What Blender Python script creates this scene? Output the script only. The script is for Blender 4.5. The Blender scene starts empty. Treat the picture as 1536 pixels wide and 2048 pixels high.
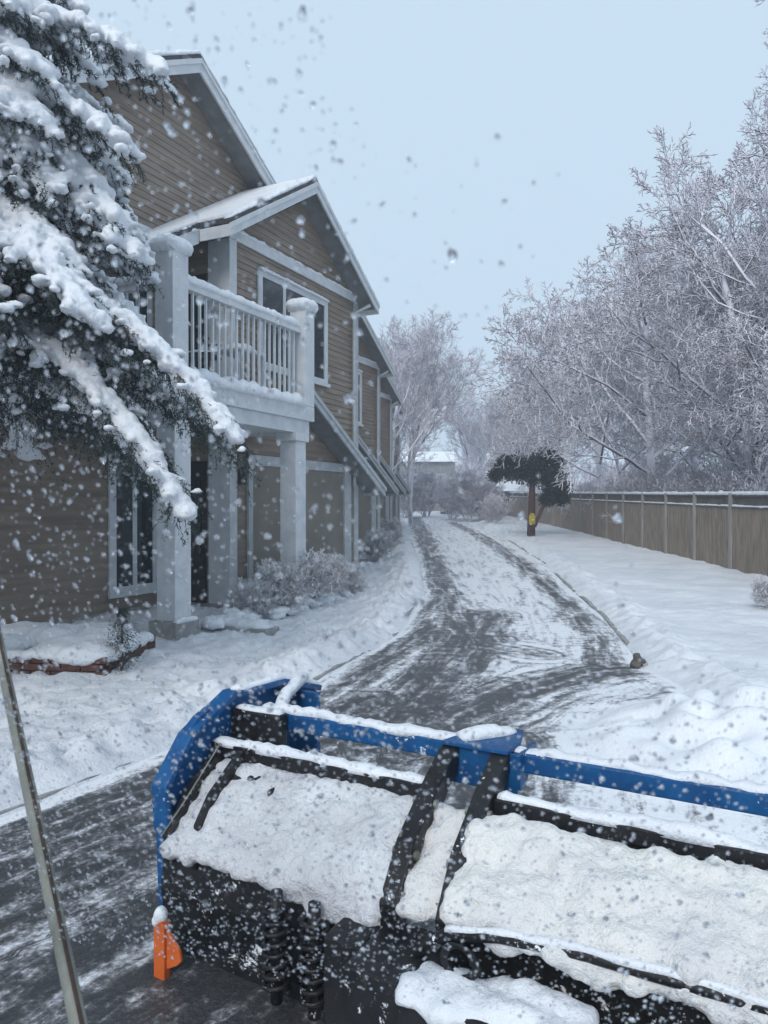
import bpy, bmesh, math, random
import numpy as np
from mathutils import Vector, Matrix, noise as mnoise
sc = bpy.context.scene
COL = sc.collection
R = math.radians
rnd = random.Random(7)
F = 1480.0; HOR = 1010.0; EYE = 1.8

# ------------------------------------------------------------------ helpers
def tag(o, label=None, cat=None, group=None, kind=None):
    if label: o['label'] = label
    if cat: o['category'] = cat
    if group: o['group'] = group
    if kind: o['kind'] = kind
    return o

def empty(name, loc=(0, 0, 0), rz=0):
    o = bpy.data.objects.new(name, None); COL.objects.link(o)
    o.location = loc; o.rotation_euler = (0, 0, rz); o.empty_display_size = .2
    return o

class MB:
    def __init__(s): s.v = []; s.f = []; s.mi = []
    def add(s, vs, fs, mi=0):
        n = len(s.v); s.v += [tuple(p) for p in vs]
        s.f += [tuple(i + n for i in f) for f in fs]; s.mi += [mi] * len(fs); return s
    def box(s, x0, x1, y0, y1, z0, z1, mi=0):
        v = [(x0,y0,z0),(x1,y0,z0),(x1,y1,z0),(x0,y1,z0),(x0,y0,z1),(x1,y0,z1),(x1,y1,z1),(x0,y1,z1)]
        return s.add(v, [(0,3,2,1),(4,5,6,7),(0,1,5,4),(1,2,6,5),(2,3,7,6),(3,0,4,7)], mi)
    def prism(s, poly, ax, a0, a1, mi=0):
        """poly: list of 2d pts in the other two axes, extruded on axis ax between a0,a1"""
        n = len(poly)
        def P(p, a):
            if ax == 'x': return (a, p[0], p[1])
            if ax == 'y': return (p[0], a, p[1])
            return (p[0], p[1], a)
        v = [P(p, a0) for p in poly] + [P(p, a1) for p in poly]
        f = [tuple(range(n)), tuple(range(2*n-1, n-1, -1))]
        f += [(i, i+n, (i+1) % n + n, (i+1) % n) for i in range(n)]
        return s.add(v, f, mi)
    def tube(s, pts, rad, n=8, mi=0, cap=True):
        pts = [Vector(p) for p in pts]
        if not hasattr(rad, '__len__'): rad = [rad] * len(pts)
        base = len(s.v); up = None
        for i, p in enumerate(pts):
            d = (pts[min(i+1, len(pts)-1)] - pts[max(i-1, 0)])
            d = d.normalized() if d.length > 1e-9 else Vector((0,0,1))
            if up is None:
                up = d.cross(Vector((0,0,1)));
                if up.length < .1: up = d.cross(Vector((0,1,0)))
                up.normalize()
            else:
                up = (up - d * up.dot(d));
                up = up.normalized() if up.length > 1e-6 else d.orthogonal().normalized()
            w = d.cross(up)
            for k in range(n):
                a = 2*math.pi*k/n
                s.v.append(tuple(p + (up*math.cos(a) + w*math.sin(a)) * rad[i]))
        for i in range(len(pts)-1):
            for k in range(n):
                a = base+i*n+k; b = base+i*n+(k+1) % n
                s.f.append((a, b, b+n, a+n)); s.mi.append(mi)
        if cap:
            s.f.append(tuple(base+k for k in range(n))[::-1]); s.mi.append(mi)
            e = base+(len(pts)-1)*n
            s.f.append(tuple(e+k for k in range(n))); s.mi.append(mi)
        return s
    def build(s, name, mats, parent=None, smooth=False, bevel=0, fix=True):
        me = bpy.data.meshes.new(name); me.from_pydata(s.v, [], s.f)
        mats = mats if isinstance(mats, (list, tuple)) else [mats]
        for m in mats: me.materials.append(m)
        me.polygons.foreach_set('material_index', s.mi)
        if fix or bevel:
            bm = bmesh.new(); bm.from_mesh(me)
            if fix: bmesh.ops.recalc_face_normals(bm, faces=bm.faces)
            if bevel: bmesh.ops.bevel(bm, geom=bm.edges[:], offset=bevel, segments=2, affect='EDGES', profile=.5)
            bm.to_mesh(me); bm.free()
        if smooth: me.polygons.foreach_set('use_smooth', [True]*len(me.polygons))
        me.update()
        o = bpy.data.objects.new(name, me); COL.objects.link(o)
        if parent: o.parent = parent
        return o

def np_mesh(name, V, Fq, mat, parent=None, smooth=False):
    me = bpy.data.meshes.new(name)
    V = np.asarray(V, dtype=np.float32); Fq = np.asarray(Fq, dtype=np.int32)
    k = Fq.shape[1]; n = len(Fq)
    me.vertices.add(len(V)); me.vertices.foreach_set('co', V.ravel())
    me.loops.add(n*k); me.loops.foreach_set('vertex_index', Fq.ravel())
    me.polygons.add(n)
    me.polygons.foreach_set('loop_start', np.arange(0, n*k, k, dtype=np.int32))
    me.polygons.foreach_set('loop_total', np.full(n, k, dtype=np.int32))
    me.materials.append(mat)
    if smooth: me.polygons.foreach_set('use_smooth', [True]*n)
    me.update(calc_edges=True); me.validate()
    o = bpy.data.objects.new(name, me); COL.objects.link(o)
    if parent: o.parent = parent
    return o

def copy_tree(o, parent=None):
    c = o.copy(); COL.objects.link(c); c.parent = parent
    for ch in [x for x in list(o.children)]: copy_tree(ch, c)
    return c

def nz(x, y, z=0.0, s=1.0):
    return mnoise.noise(Vector((x*s, y*s, z*s)))

# ------------------------------------------------------------------ materials
def mat(name, base=(.5,.5,.5), rough=.7, metal=0, spec=.5):
    m = bpy.data.materials.new(name); m.use_nodes = True
    b = m.node_tree.nodes['Principled BSDF']
    b.inputs['Base Color'].default_value = (*base, 1); b.inputs['Roughness'].default_value = rough
    b.inputs['Metallic'].default_value = metal
    b.inputs['Specular IOR Level'].default_value = spec
    return m
class N:
    def __init__(s, m): s.m = m; s.t = m.node_tree; s.b = s.t.nodes['Principled BSDF']
    def n(s, typ, **kw):
        x = s.t.nodes.new(typ)
        for k, v in kw.items():
            if k.startswith('i_'): x.inputs[k[2:].replace('_', ' ')].default_value = v
            else: setattr(x, k, v)
        return x
    def l(s, a, b): s.t.links.new(a, b)
    def coord(s, kind='Object', scale=(1,1,1)):
        tc = s.n('ShaderNodeTexCoord'); mp = s.n('ShaderNodeMapping')
        mp.inputs['Scale'].default_value = scale; s.l(tc.outputs[kind], mp.inputs[0]); return mp.outputs[0]
    def noise(s, scale, detail=4, rough=.55, vec=None):
        x = s.n('ShaderNodeTexNoise'); x.inputs['Scale'].default_value = scale
        x.inputs['Detail'].default_value = detail; x.inputs['Roughness'].default_value = rough
        if vec is not None: s.l(vec, x.inputs['Vector'])
        return x.outputs['Fac']
    def ramp(s, fac, stops):
        x = s.n('ShaderNodeValToRGB'); e = x.color_ramp.elements
        while len(e) < len(stops): e.new(.5)
        for i, (p, c) in enumerate(stops):
            e[i].position = p; e[i].color = (*c, 1) if len(c) == 3 else c
        s.l(fac, x.inputs[0]); return x.outputs[0]
    def mathn(s, op, a, b=None, clamp=False):
        x = s.n('ShaderNodeMath', operation=op); x.use_clamp = clamp
        for i, v in enumerate((a, b)):
            if v is None: continue
            if isinstance(v, (int, float)): x.inputs[i].default_value = v
            else: s.l(v, x.inputs[i])
        return x.outputs[0]
    def mix(s, fac, a, b):
        x = s.n('ShaderNodeMix', data_type='RGBA')
        for i, v in ((0, fac), (6, a), (7, b)):
            if isinstance(v, tuple): x.inputs[i].default_value = (*v, 1)
            elif isinstance(v, (int, float)): x.inputs[i].default_value = v
            else: s.l(v, x.inputs[i])
        return x.outputs[2]
    def bump(s, h, strength=.3, dist=.02):
        x = s.n('ShaderNodeBump'); x.inputs['Strength'].default_value = strength
        x.inputs['Distance'].default_value = dist; s.l(h, x.inputs['Height']); s.l(x.outputs[0], s.b.inputs['Normal'])
    def col(s, c): s.l(c, s.b.inputs['Base Color'])
    def up(s):
        g = s.n('ShaderNodeNewGeometry'); sp = s.n('ShaderNodeSeparateXYZ')
        s.l(g.outputs['Normal'], sp.inputs[0]); return sp.outputs['Z']

def noisy(name, c0, c1, scale=6, rough=.7, bump=.2, bd=.01, detail=5, stretch=(1,1,1), lo=.35, hi=.65, **kw):
    m = mat(name, c0, rough, **kw); q = N(m); v = q.coord('Object', stretch)
    f = q.noise(scale, detail, .6, v); q.col(q.ramp(f, [(lo, c0), (hi, c1)]))
    if bump: q.bump(q.noise(scale*4, 4, .6, v), bump, bd)
    return m

SNOWC = (.80, .83, .87)
M = {}
def snow_mat(name='snow', c=SNOWC, c2=(.70,.73,.79), scale=3.0, b=.35):
    m = mat(name, c, .65, spec=.25); q = N(m); v = q.coord('Object')
    q.col(q.ramp(q.noise(scale, 6, .6, v), [(.3, c2), (.6, c)]))
    h = q.mathn('ADD', q.noise(14, 6, .65, v), q.mathn('MULTIPLY', q.noise(60, 5, .7, v), .55))
    q.bump(h, b, .06); return m
M['snow'] = snow_mat(b=.5)
M['snow_warm'] = snow_mat('plow snow', (.90,.895,.87), (.74,.74,.76), 2.6, .7)
M['snow_thin'] = snow_mat('thin wet snow', (.86,.88,.92), (.60,.60,.64), 3.2, .8)
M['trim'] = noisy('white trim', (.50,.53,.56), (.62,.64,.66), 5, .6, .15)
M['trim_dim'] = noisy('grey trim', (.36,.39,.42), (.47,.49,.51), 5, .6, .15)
M['siding'] = noisy('brown siding', (.185,.150,.122), (.278,.228,.186), 2.2, .75, .2, stretch=(.5,.5,5))
M['door'] = noisy('garage door paint', (.165,.15,.13), (.215,.195,.17), 1.5, .6, .1)
M['shingle'] = noisy('dark shingles', (.03,.032,.036), (.07,.07,.075), 20, .9, .5)
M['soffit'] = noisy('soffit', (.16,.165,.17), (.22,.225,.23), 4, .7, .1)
M['dark'] = mat('dark paint', (.018,.018,.02), .5)
M['brick'] = noisy('red brown brick', (.06,.026,.02), (.12,.05,.037), 14, .85, .5, stretch=(1,1,3))
M['conc'] = noisy('concrete', (.2,.2,.2), (.33,.33,.33), 8, .85, .3)
g = mat('window glass', (.02,.03,.035), .05, spec=.9); M['glass'] = g
M['fence'] = noisy('weathered fence wood', (.16,.128,.098), (.30,.245,.19), 3.0, .85, .35, stretch=(4,4,.6))
M['fence_dark'] = noisy('dark lattice wood', (.07,.062,.055), (.12,.105,.09), 3.0, .85, .3)
M['fence_post'] = noisy('grey post wood', (.20,.19,.18), (.34,.32,.30), 3, .85, .4, stretch=(5,5,.5))
M['blue'] = noisy('blue plow paint', (.002,.045,.15), (.004,.085,.24), 5, .34, .25, bd=.004, lo=.3, hi=.6)
M['black'] = noisy('black plow steel', (.004,.004,.005), (.014,.015,.018), 9, .5, .4, bd=.006)
M['rubber'] = noisy('wet black rubber', (.003,.0035,.004), (.010,.011,.013), 12, .4, .5, bd=.008)
M['orange'] = noisy('orange marker', (.42,.075,.012), (.58,.12,.02), 7, .5, .2)
M['yellow'] = mat('yellow tag', (.45,.36,.02), .6)
M['red'] = noisy('reddish bark', (.06,.03,.028), (.12,.06,.05), 9, .9, .5)
M['steel'] = noisy('dull grey metal', (.10,.105,.09), (.22,.225,.20), 7, .5, .3, metal=.2, stretch=(1,1,.2))
M['rust'] = noisy('rust seam', (.012,.009,.008), (.05,.028,.02), 20, .8, .2)
M['needle'] = noisy('spruce needles', (.010,.022,.022), (.03,.048,.046), 5, .7, 0)
M['dneedle'] = noisy('dark needles', (.012,.02,.018), (.035,.05,.04), 3, .8, 0)
M['bark'] = noisy('spruce bark', (.04,.03,.025), (.10,.08,.065), 14, .9, .6, stretch=(1,1,.3))
M['roofsnow'] = mat('far roof snow', (.84,.87,.9), .7)

def stuck(m, base0, base1, thr, snow=(.75,.78,.82), sc1=26, wear=None):
    q = N(m); v = q.coord('Object'); f = q.mathn('ADD', q.noise(sc1, 5, .75, v), q.mathn('MULTIPLY', q.noise(4, 3, .6, v), .5))
    c = q.ramp(q.noise(7, 6, .7, v), [(.3, base0), (.65, base1)])
    if wear: c = q.mix(q.ramp(q.noise(19, 8, .8, v), [(.60, (0,0,0)), (.68, (1,1,1))]), c, wear)
    q.col(q.mix(q.ramp(f, [(thr, (0,0,0)), (thr+.035, (1,1,1))]), c, snow))
    q.l(q.ramp(q.noise(11, 6, .7, v), [(.3, (.3,.3,.3)), (.7, (.7,.7,.7))]), q.b.inputs['Roughness']); q.b.inputs['Specular IOR Level'].default_value = .3
stuck(M['rubber'], (.002,.0025,.003), (.012,.013,.016), .885, wear=(.05,.05,.055))
stuck(M['black'], (.003,.003,.004), (.016,.017,.020), .91, wear=(.06,.05,.045))
stuck(M['blue'], (.002,.042,.145), (.004,.085,.24), .93, wear=(.03,.06,.11))
def branch_mat(name, bark, snow, lo, hi):
    m = mat(name, bark, .85, spec=.2); q = N(m); v = q.coord('Object')
    u = q.mathn('ADD', q.up(), q.mathn('MULTIPLY', q.mathn('SUBTRACT', q.noise(1.7, 3, .6, v), .5), 1.1))
    f = q.n('ShaderNodeMapRange', interpolation_type='SMOOTHSTEP')
    f.inputs['From Min'].default_value = lo; f.inputs['From Max'].default_value = hi
    q.l(u, f.inputs['Value']); q.col(q.mix(f.outputs[0], bark, snow)); return m
M['twig'] = branch_mat('snow dusted branches', (.115,.095,.105), (.83,.82,.90), -.6, .02)
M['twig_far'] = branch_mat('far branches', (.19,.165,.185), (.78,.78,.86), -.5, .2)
M['shrub'] = branch_mat('shrub twigs', (.16,.13,.12), (.82,.83,.87), -.8, -.1)

# ------------------------------------------------------------------ ground
def gz(x, y):
    """large scale terrain height"""
    t = max(0.0, y-14.0); t2 = min(t, 72.0)
    return .018 * (t2 - 3*(1-math.exp(-t2/3.0)))
def gpt(px, py):
    """ground point seen at a photo pixel"""
    rx = (px-768)/F; rz = -(py-HOR)/F; t = .5
    for _ in range(60):
        h = gz(0, t); tn = (h-EYE)/rz if rz < 0 else 90
        t = t*.5 + min(tn, 90)*.5
    return (rx*t, t)
def at(px, py, y):
    return Vector(((px-768)/F*y, y, EYE-(py-HOR)/F*y))
road_left = [(-6.5,-4),(-4.6,-.5),(-3.1,2.3)] + [gpt(*p) for p in ((0,1640),(330,1505),(640,1365),(800,1270),(848,1190),(835,1110),(815,1060))] + [(1.6,60),(2,84)]
road_right = [(3.4,-4),(3.3,3),(3.0,6.5)] + [gpt(*p) for p in ((1285,1335),(1205,1235),(1085,1125),(990,1065))] + [(7.2,60),(9,84)]
def interp(poly, y):
    ys = [p[1] for p in poly]; xs = [p[0] for p in poly]
    return np.interp(y, ys, xs)
def grid_axis(lo, hi, a, b, fine, grow):
    xs = list(np.arange(a, b, fine)); d = fine; x = xs[-1]
    while x < hi: d *= grow; x += d; xs.append(x)
    d = fine; x = xs[0]; L = []
    while x > lo: d *= grow; x -= d; L.append(x)
    return np.array(L[::-1]+xs)
XS = grid_axis(-900, 900, -4.2, 5.0, .045, 1.045)
YS = grid_axis(-60, 1500, 2.2, 13.0, .045, 1.012)
YS = YS[YS < 1500]
if len(YS) > 900: YS = YS[:900]
GX, GY = np.meshgrid(XS, YS)
def np_noise(X, Y, s, seed=0):
    out = np.zeros(X.shape)
    fx = X.ravel()*s; fy = Y.ravel()*s
    out = np.array([mnoise.noise(Vector((a, b, seed))) for a, b in zip(fx, fy)])
    return out.reshape(X.shape)
T = np.maximum(0, GY-14); T2 = np.minimum(T, 72)
BASE = .018*(T2-3*(1-np.exp(-T2/3)))
LE = interp(road_left, GY); RE = interp(road_right, GY)
d_road = np.maximum(LE-GX, GX-RE)     # >0 outside
near = (np.abs(GX) < 14) & (GY < 60) & (GY > 0)
n1 = np.zeros(GX.shape); n2 = np.zeros(GX.shape); n3 = np.zeros(GX.shape)
idx = np.where(near)
def at_idx(s, seed):
    a = GX[idx]*s; b = GY[idx]*s
    return np.array([mnoise.noise(Vector((x, y, seed))) for x, y in zip(a, b)])
n1[idx] = at_idx(1.1, 3.1); n2[idx] = at_idx(4.0, 7.7); n3[idx] = at_idx(8.0, 1.3)+.6*at_idx(15.0, 4.4)
out = np.clip(d_road/.35, 0, 1)
left = GX < LE
bank = np.exp(-((d_road-.45)/.32)**2) * np.where(left, .10, .07)
lump = (.05*n1 + np.where(left, .045, .016)*n2 + np.where(left, .040, .012)*n3)
pile = .34*np.exp(-(((GX-2.6)/1.3)**2 + ((GY-5.3)/1.0)**2))*(1+.6*n2)
side = .25*np.exp(-(((GX-.9)/.6)**2 + ((GY-19)/4)**2))*left
Hh = BASE + out*(.07 + lump) + bank*(1+.7*n2+.5*n3)*np.clip(out*3, 0, 1) + .010*n1 + .008*n2 + pile*np.clip((GX-1.2)/1.0,0,1) + side
def gh(x, y):
    i = int(np.clip(np.searchsorted(XS, x), 1, len(XS)-1)); j = int(np.clip(np.searchsorted(YS, y), 1, len(YS)-1))
    return float(Hh[j, i])
ny, nx = GX.shape
V = np.stack([GX.ravel(), GY.ravel(), Hh.ravel()], 1)
I = np.arange(ny*nx).reshape(ny, nx)
Q = np.stack([I[:-1,:-1].ravel(), I[:-1,1:].ravel(), I[1:,1:].ravel(), I[1:,:-1].ravel()], 1)
m = snow_mat('ground snow', (.74,.77,.82), (.60,.64,.71), 1.3, .55); M['gsnow'] = m
q = N(m); v = q.coord('Object')
pb = q.noise(9, 5, .7, v); pc = q.noise(2.0, 3, .6, v)
spots = q.ramp(q.mathn('ADD', pb, q.mathn('MULTIPLY', pc, .35)), [(.84, (0,0,0)), (.93, (1,1,1))])
base = q.ramp(q.noise(.9, 6, .6, v), [(.3, (.62,.65,.71)), (.62, (.76,.79,.83))])
q.col(q.mix(q.mathn('MULTIPLY', spots, .5), base, (.12,.11,.09)))
ground = np_mesh('ground', V, Q, m, smooth=True); tag(ground, kind='structure')
# road sheet
rin = (d_road < .12) & (GY > -3.5) & (GY < 84)
qc = rin[:-1,:-1] & rin[:-1,1:] & rin[1:,1:] & rin[1:,:-1]
Qr = Q[qc.ravel()]
used = np.unique(Qr); remap = -np.ones(ny*nx, int); remap[used] = np.arange(len(used))
Vr = V[used].copy(); Vr[:, 2] += .006 - .012*np.clip((d_road.ravel()[used]+.12)/.24, 0, 1)
tracks = []   # (points, halfwidth, weight)
def trk(pix, w, k): tracks.append(([gpt(*p) for p in pix], w, k))
trk([(830,1035),(850,1080),(866,1140),(890,1200),(860,1255),(780,1305),(640,1385),(500,1480)], .42, .95)
trk([(905,1045),(965,1075),(1040,1125),(1115,1185),(1195,1270),(1215,1330)], .30, .85)
trk([(1285,1338),(1190,1345),(1060,1380),(930,1440),(860,1500)], .42, 1.05)
trk([(960,1230),(935,1290),(900,1340),(830,1400),(720,1480)], .55, 1.05)
trk([(880,1180),(915,1240),(960,1290),(1080,1310)], .35, .6)
trk([(740,1400),(660,1440),(560,1520)], .5, .9)
trk([(0,1655),(200,1580),(330,1528)], .10, .9)
tracks.append(([(-3.4,1.2),(-2.2,3.1),(-1.3,4.4),(-.7,5.4),(.2,6.6)], .75, 1.15))
tracks.append(([(-1.6,1.0),(-.9,2.6),(.3,4.2),(.6,5.6)], .8, 1.2))
P = Vr[:, :2]; wet = np.zeros(len(P)); AL = np.zeros(len(P)); AC = np.zeros(len(P)); best = np.full(len(P), 1e9)
for pts, w, k in tracks:
    acc = 0; bd = np.full(len(P), 1e9); 
    for (ax, ay), (bx, by) in zip(pts[:-1], pts[1:]):
        dx, dy = bx-ax, by-ay; L = math.hypot(dx, dy)
        t = np.clip(((P[:,0]-ax)*dx+(P[:,1]-ay)*dy)/L**2, 0, 1)
        cx = P[:,0]-(ax+t*dx); cy = P[:,1]-(ay+t*dy); d = np.hypot(cx, cy)
        sgn = np.sign(dx*(P[:,1]-ay)-dy*(P[:,0]-ax))
        bet = d < bd; bd = np.where(bet, d, bd)
        b2 = d < best; best = np.where(b2, d, best)
        AL = np.where(b2, acc+t*L, AL); AC = np.where(b2, d*sgn, AC); acc += L
    ww = w*np.clip(1.0+P[:,1]*.004, 1, 1.3)
    wet = np.maximum(wet, k*.61*np.clip(1.5-bd/ww, 0, 1))
wet = np.maximum(wet, .16*np.exp(-((P[:,1]-7)/5)**2)+.05); wet -= .9*np.exp(-(((P[:,0]-2.6)/1.2)**2+((P[:,1]-5.2)/.9)**2))
wet *= np.clip(-(d_road.ravel()[used])/.25, 0, 1)
me_o = np_mesh('road', Vr, remap[Qr], M['snow'], smooth=True)
me = me_o.data
for nm, arr in (('wet', wet), ('along', AL), ('across', AC)):
    a = me.attributes.new(nm, 'FLOAT', 'POINT'); a.data.foreach_set('value', arr.astype(np.float32))
m = mat('slushy road', (.1,.1,.1), .5); q = N(m); v = q.coord('Object')
aw = q.n('ShaderNodeAttribute', attribute_name='wet').outputs['Fac']
aa = q.n('ShaderNodeAttribute', attribute_name='along').outputs['Fac']
ac = q.n('ShaderNodeAttribute', attribute_name='across').outputs['Fac']
cx = q.n('ShaderNodeCombineXYZ'); q.l(q.mathn('MULTIPLY', aa, .38), cx.inputs[0]); q.l(q.mathn('MULTIPLY', ac, 3.6), cx.inputs[1])
st = q.noise(1.6, 5, .65, cx.outputs[0]); fn = q.noise(7, 6, .7, v); ff = q.noise(38, 3, .7, v)
h = q.mathn('ADD', q.mathn('MULTIPLY', q.mathn('SUBTRACT', st, .5), 2.3), q.mathn('MULTIPLY', q.mathn('SUBTRACT', fn, .5), 1.6))
h = q.mathn('ADD', h, q.mathn('MULTIPLY', q.mathn('SUBTRACT', ff, .5), .9))
w2 = q.mathn('ADD', aw, h)
asph = q.mix(ff, (.012,.013,.016), (.07,.072,.078))
c = q.ramp(w2, [(.14, (.76,.79,.83)), (.30, (.50,.51,.55)), (.50, (.20,.205,.22)), (.85, (.02,.02,.02))])
f3 = q.ramp(w2, [(.48, (0,0,0)), (.90, (1,1,1))])
q.col(q.mix(f3, c, asph)); q.l(q.ramp(w2, [(.3, (.6,.6,.6)), (.9, (.38,.38,.38))]), q.b.inputs['Roughness'])
q.bump(q.mathn('SUBTRACT', fn, w2), .5, .02)
me.materials.clear(); me.materials.append(m)
tag(me_o, kind='structure')
# kerbs
def sweep_kerb(poly, side, y0, y1, name, label):
    mb = MB(); ys = np.arange(y0, y1, .12); pts = []
    for y in ys: pts.append((float(interp(poly, y)) + side, float(y)))
    for i in range(len(pts)-1):
        (x0, ya), (x1, yb) = pts[i], pts[i+1]
        k = .045*nz(x0, ya, 5, 1.3)+.02*nz(x0, ya, 2, 6)
        k2 = .045*nz(x1, yb, 5, 1.3)+.02*nz(x1, yb, 2, 6)
        za = gz(0, ya)+.024+k; zb = gz(0, yb)+.024+k2
        w = .03
        mb.add([(x0-w,ya,za-.2),(x0+w,ya,za-.2),(x0+w,ya,za),(x0-w,ya,za),(x1-w,yb,zb-.2),(x1+w,yb,zb-.2),(x1+w,yb,zb),(x1-w,yb,zb)],
               [(0,1,5,4),(1,2,6,5),(2,3,7,6),(3,0,4,7)] + ([(0,3,2,1)] if i == 0 else []) + ([(4,5,6,7)] if i == len(pts)-2 else []))
    o = mb.build(name, M['conc'], fix=True); tag(o, kind='structure'); return o
sweep_kerb(road_left, -.06, -3, 30, 'kerb', '')
sweep_kerb(road_right, .04, 8.2, 34, 'kerb', '')

# ------------------------------------------------------------------ snow strips and heaps
def snow_strip(pts, w, h, name='snow_cap', parent=None, step=.05, seed=0, m=None, amp=.35, sag=0.01):
    """lumpy half-round snow lying along a polyline (local coordinates)"""
    m = m or M['snow']; P = [Vector(p) for p in pts]; path = []
    for a, b in zip(P[:-1], P[1:]):
        n = max(1, int((b-a).length/step)); path += [a.lerp(b, i/n) for i in range(n)]
    path.append(P[-1]); vs = []; fs = []; K = 9
    for i, p in enumerate(path):
        d = (path[min(i+1, len(path)-1)]-path[max(i-1, 0)]).normalized()
        s = Vector((d.y, -d.x, 0)); s = s.normalized() if s.length > .01 else Vector((1,0,0))
        e = min(1, (min(i, len(path)-1-i)*step+.012)/(w*.6))**.5
        k1 = 1+amp*nz(p.x+seed, p.y+p.z, seed, 5)+amp*.8*nz(p.x, p.y+p.z, seed+9, 14)+amp*.6*nz(p.x, p.y-p.z, seed+4, 31)
        k2 = 1+amp*.6*nz(p.x+seed+5, p.y+p.z, seed, 6)+amp*.4*nz(p.x+seed+5, p.y+p.z, seed, 17)
        for k in range(K):
            a = math.pi*k/(K-1); kk = amp*.35*nz(p.x*3+k*.9, p.y*3+p.z*3, seed, 6); k1 += kk*(.5 if k % 2 else -.5)
            vs.append(p + s*math.cos(a)*w*.5*k2*(.6+.4*e) + Vector((0,0,max(0,math.sin(a))**.7*h*k1*e - (sag if k in (0,K-1) else 0))))
    for i in range(len(path)-1):
        for k in range(K-1): fs.append((i*K+k, i*K+k+1, (i+1)*K+k+1, (i+1)*K+k))
    for i in range(len(path)-1): fs.append((i*K, (i+1)*K, (i+1)*K+K-1, i*K+K-1))
    fs.append(tuple(range(K))); fs.append(tuple(range((len(path)-1)*K, len(path)*K)))
    mb = MB(); mb.add(vs, fs); return mb.build(name, m, parent, smooth=True)

def remesh(vs, fs, voxel, name, material, parent=None, amp=.02, ns=9, smooth_it=3):
    me = bpy.data.meshes.new('tmp'); me.from_pydata([tuple(v) for v in vs], [], fs); o = bpy.data.objects.new('tmp', me); COL.objects.link(o)
    md = o.modifiers.new('r', 'REMESH'); md.mode = 'VOXEL'; md.voxel_size = voxel
    sm = o.modifiers.new('s', 'SMOOTH'); sm.factor = .5; sm.iterations = smooth_it
    dg = bpy.context.evaluated_depsgraph_get(); ev = o.evaluated_get(dg)
    m2 = bpy.data.meshes.new_from_object(ev); bpy.data.objects.remove(o); bpy.data.meshes.remove(me)
    n = len(m2.vertices); co = np.empty(n*3, np.float32); m2.vertices.foreach_get('co', co); co = co.reshape(-1, 3)
    no = np.empty(n*3, np.float32); m2.vertices.foreach_get('normal', no); no = no.reshape(-1, 3)
    if amp:
        d = np.array([mnoise.noise(Vector((float(p[0])*ns, float(p[1])*ns, float(p[2])*ns)))+.5*mnoise.noise(Vector((float(p[0])*ns*2.7, float(p[1])*ns*2.7, float(p[2])*ns*2.7))) for p in co])
        co = co + no*(d*amp)[:, None]
        m2.vertices.foreach_set('co', co.astype(np.float32).ravel())
    m2.name = name; m2.materials.clear(); m2.materials.append(material)
    m2.polygons.foreach_set('use_smooth', [True]*len(m2.polygons)); m2.update()
    r = bpy.data.objects.new(name, m2); COL.objects.link(r)
    if parent: r.parent = parent
    return r

bmI = bmesh.new(); bmesh.ops.create_icosphere(bmI, subdivisions=1, radius=1)
ICO_V = np.array([v.co[:] for v in bmI.verts]); ICO_F = [tuple(v.index for v in f.verts) for f in bmI.faces]; bmI.free()
bmI = bmesh.new(); bmesh.ops.create_icosphere(bmI, subdivisions=2, radius=1)
ICO2_V = np.array([v.co[:] for v in bmI.verts]); ICO2_F = [tuple(v.index for v in f.verts) for f in bmI.faces]; bmI.free()
def blobs(lst, hi=False):
    """lst of (center, (rx,ry,rz), rz_angle)"""
    BV, BF = (ICO2_V, ICO2_F) if hi else (ICO_V, ICO_F)
    vs = []; fs = []; n = 0
    for c, r, a in lst:
        p = BV*np.array(r); ca, sa = math.cos(a), math.sin(a)
        p = np.stack([p[:,0]*ca-p[:,1]*sa, p[:,0]*sa+p[:,1]*ca, p[:,2]], 1)+np.array(c)
        vs.append(p); fs += [(f[0]+n, f[1]+n, f[2]+n) for f in BF]; n += len(p)
    return np.concatenate(vs), fs

# ------------------------------------------------------------------ townhouses
PHI = R(64.3)
P0 = (-.6, 16.65)
def lap_wall(mb, zs0, zs1, urange, ypos, horiz='x', sign=-1, step=.115, lip=.016, mi=0):
    """clapboards: each course leans out at its foot"""
    z = zs0
    while z < zs1-1e-4:
        zt = min(z+step, zs1)
        a0, a1 = urange(z); b0, b1 = urange(zt)
        if a1-a0 > .02:
            if b1-b0 < .02: m_ = (b0+b1)/2; b0, b1 = m_-.005, m_+.005
            yo = ypos+sign*lip; 
            if horiz == 'x': v = [(a0,yo,z),(a1,yo,z),(b1,ypos,zt),(b0,ypos,zt),(a0,ypos,z),(a1,ypos,z)]
            else: v = [(yo,a0,z),(yo,a1,z),(ypos,b1,zt),(ypos,b0,zt),(ypos,a0,z),(ypos,a1,z)]
            mb.add(v, [(0,1,2,3),(4,5,1,0)], mi)
        z = zt
def roof_slab(mb, u0, z0, u1, z1, y0, y1, th, mi=0):
    mb.prism([(u0,z0),(u1,z1),(u1,z1-th),(u0,z0-th)], 'y', y0, y1, mi)

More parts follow.
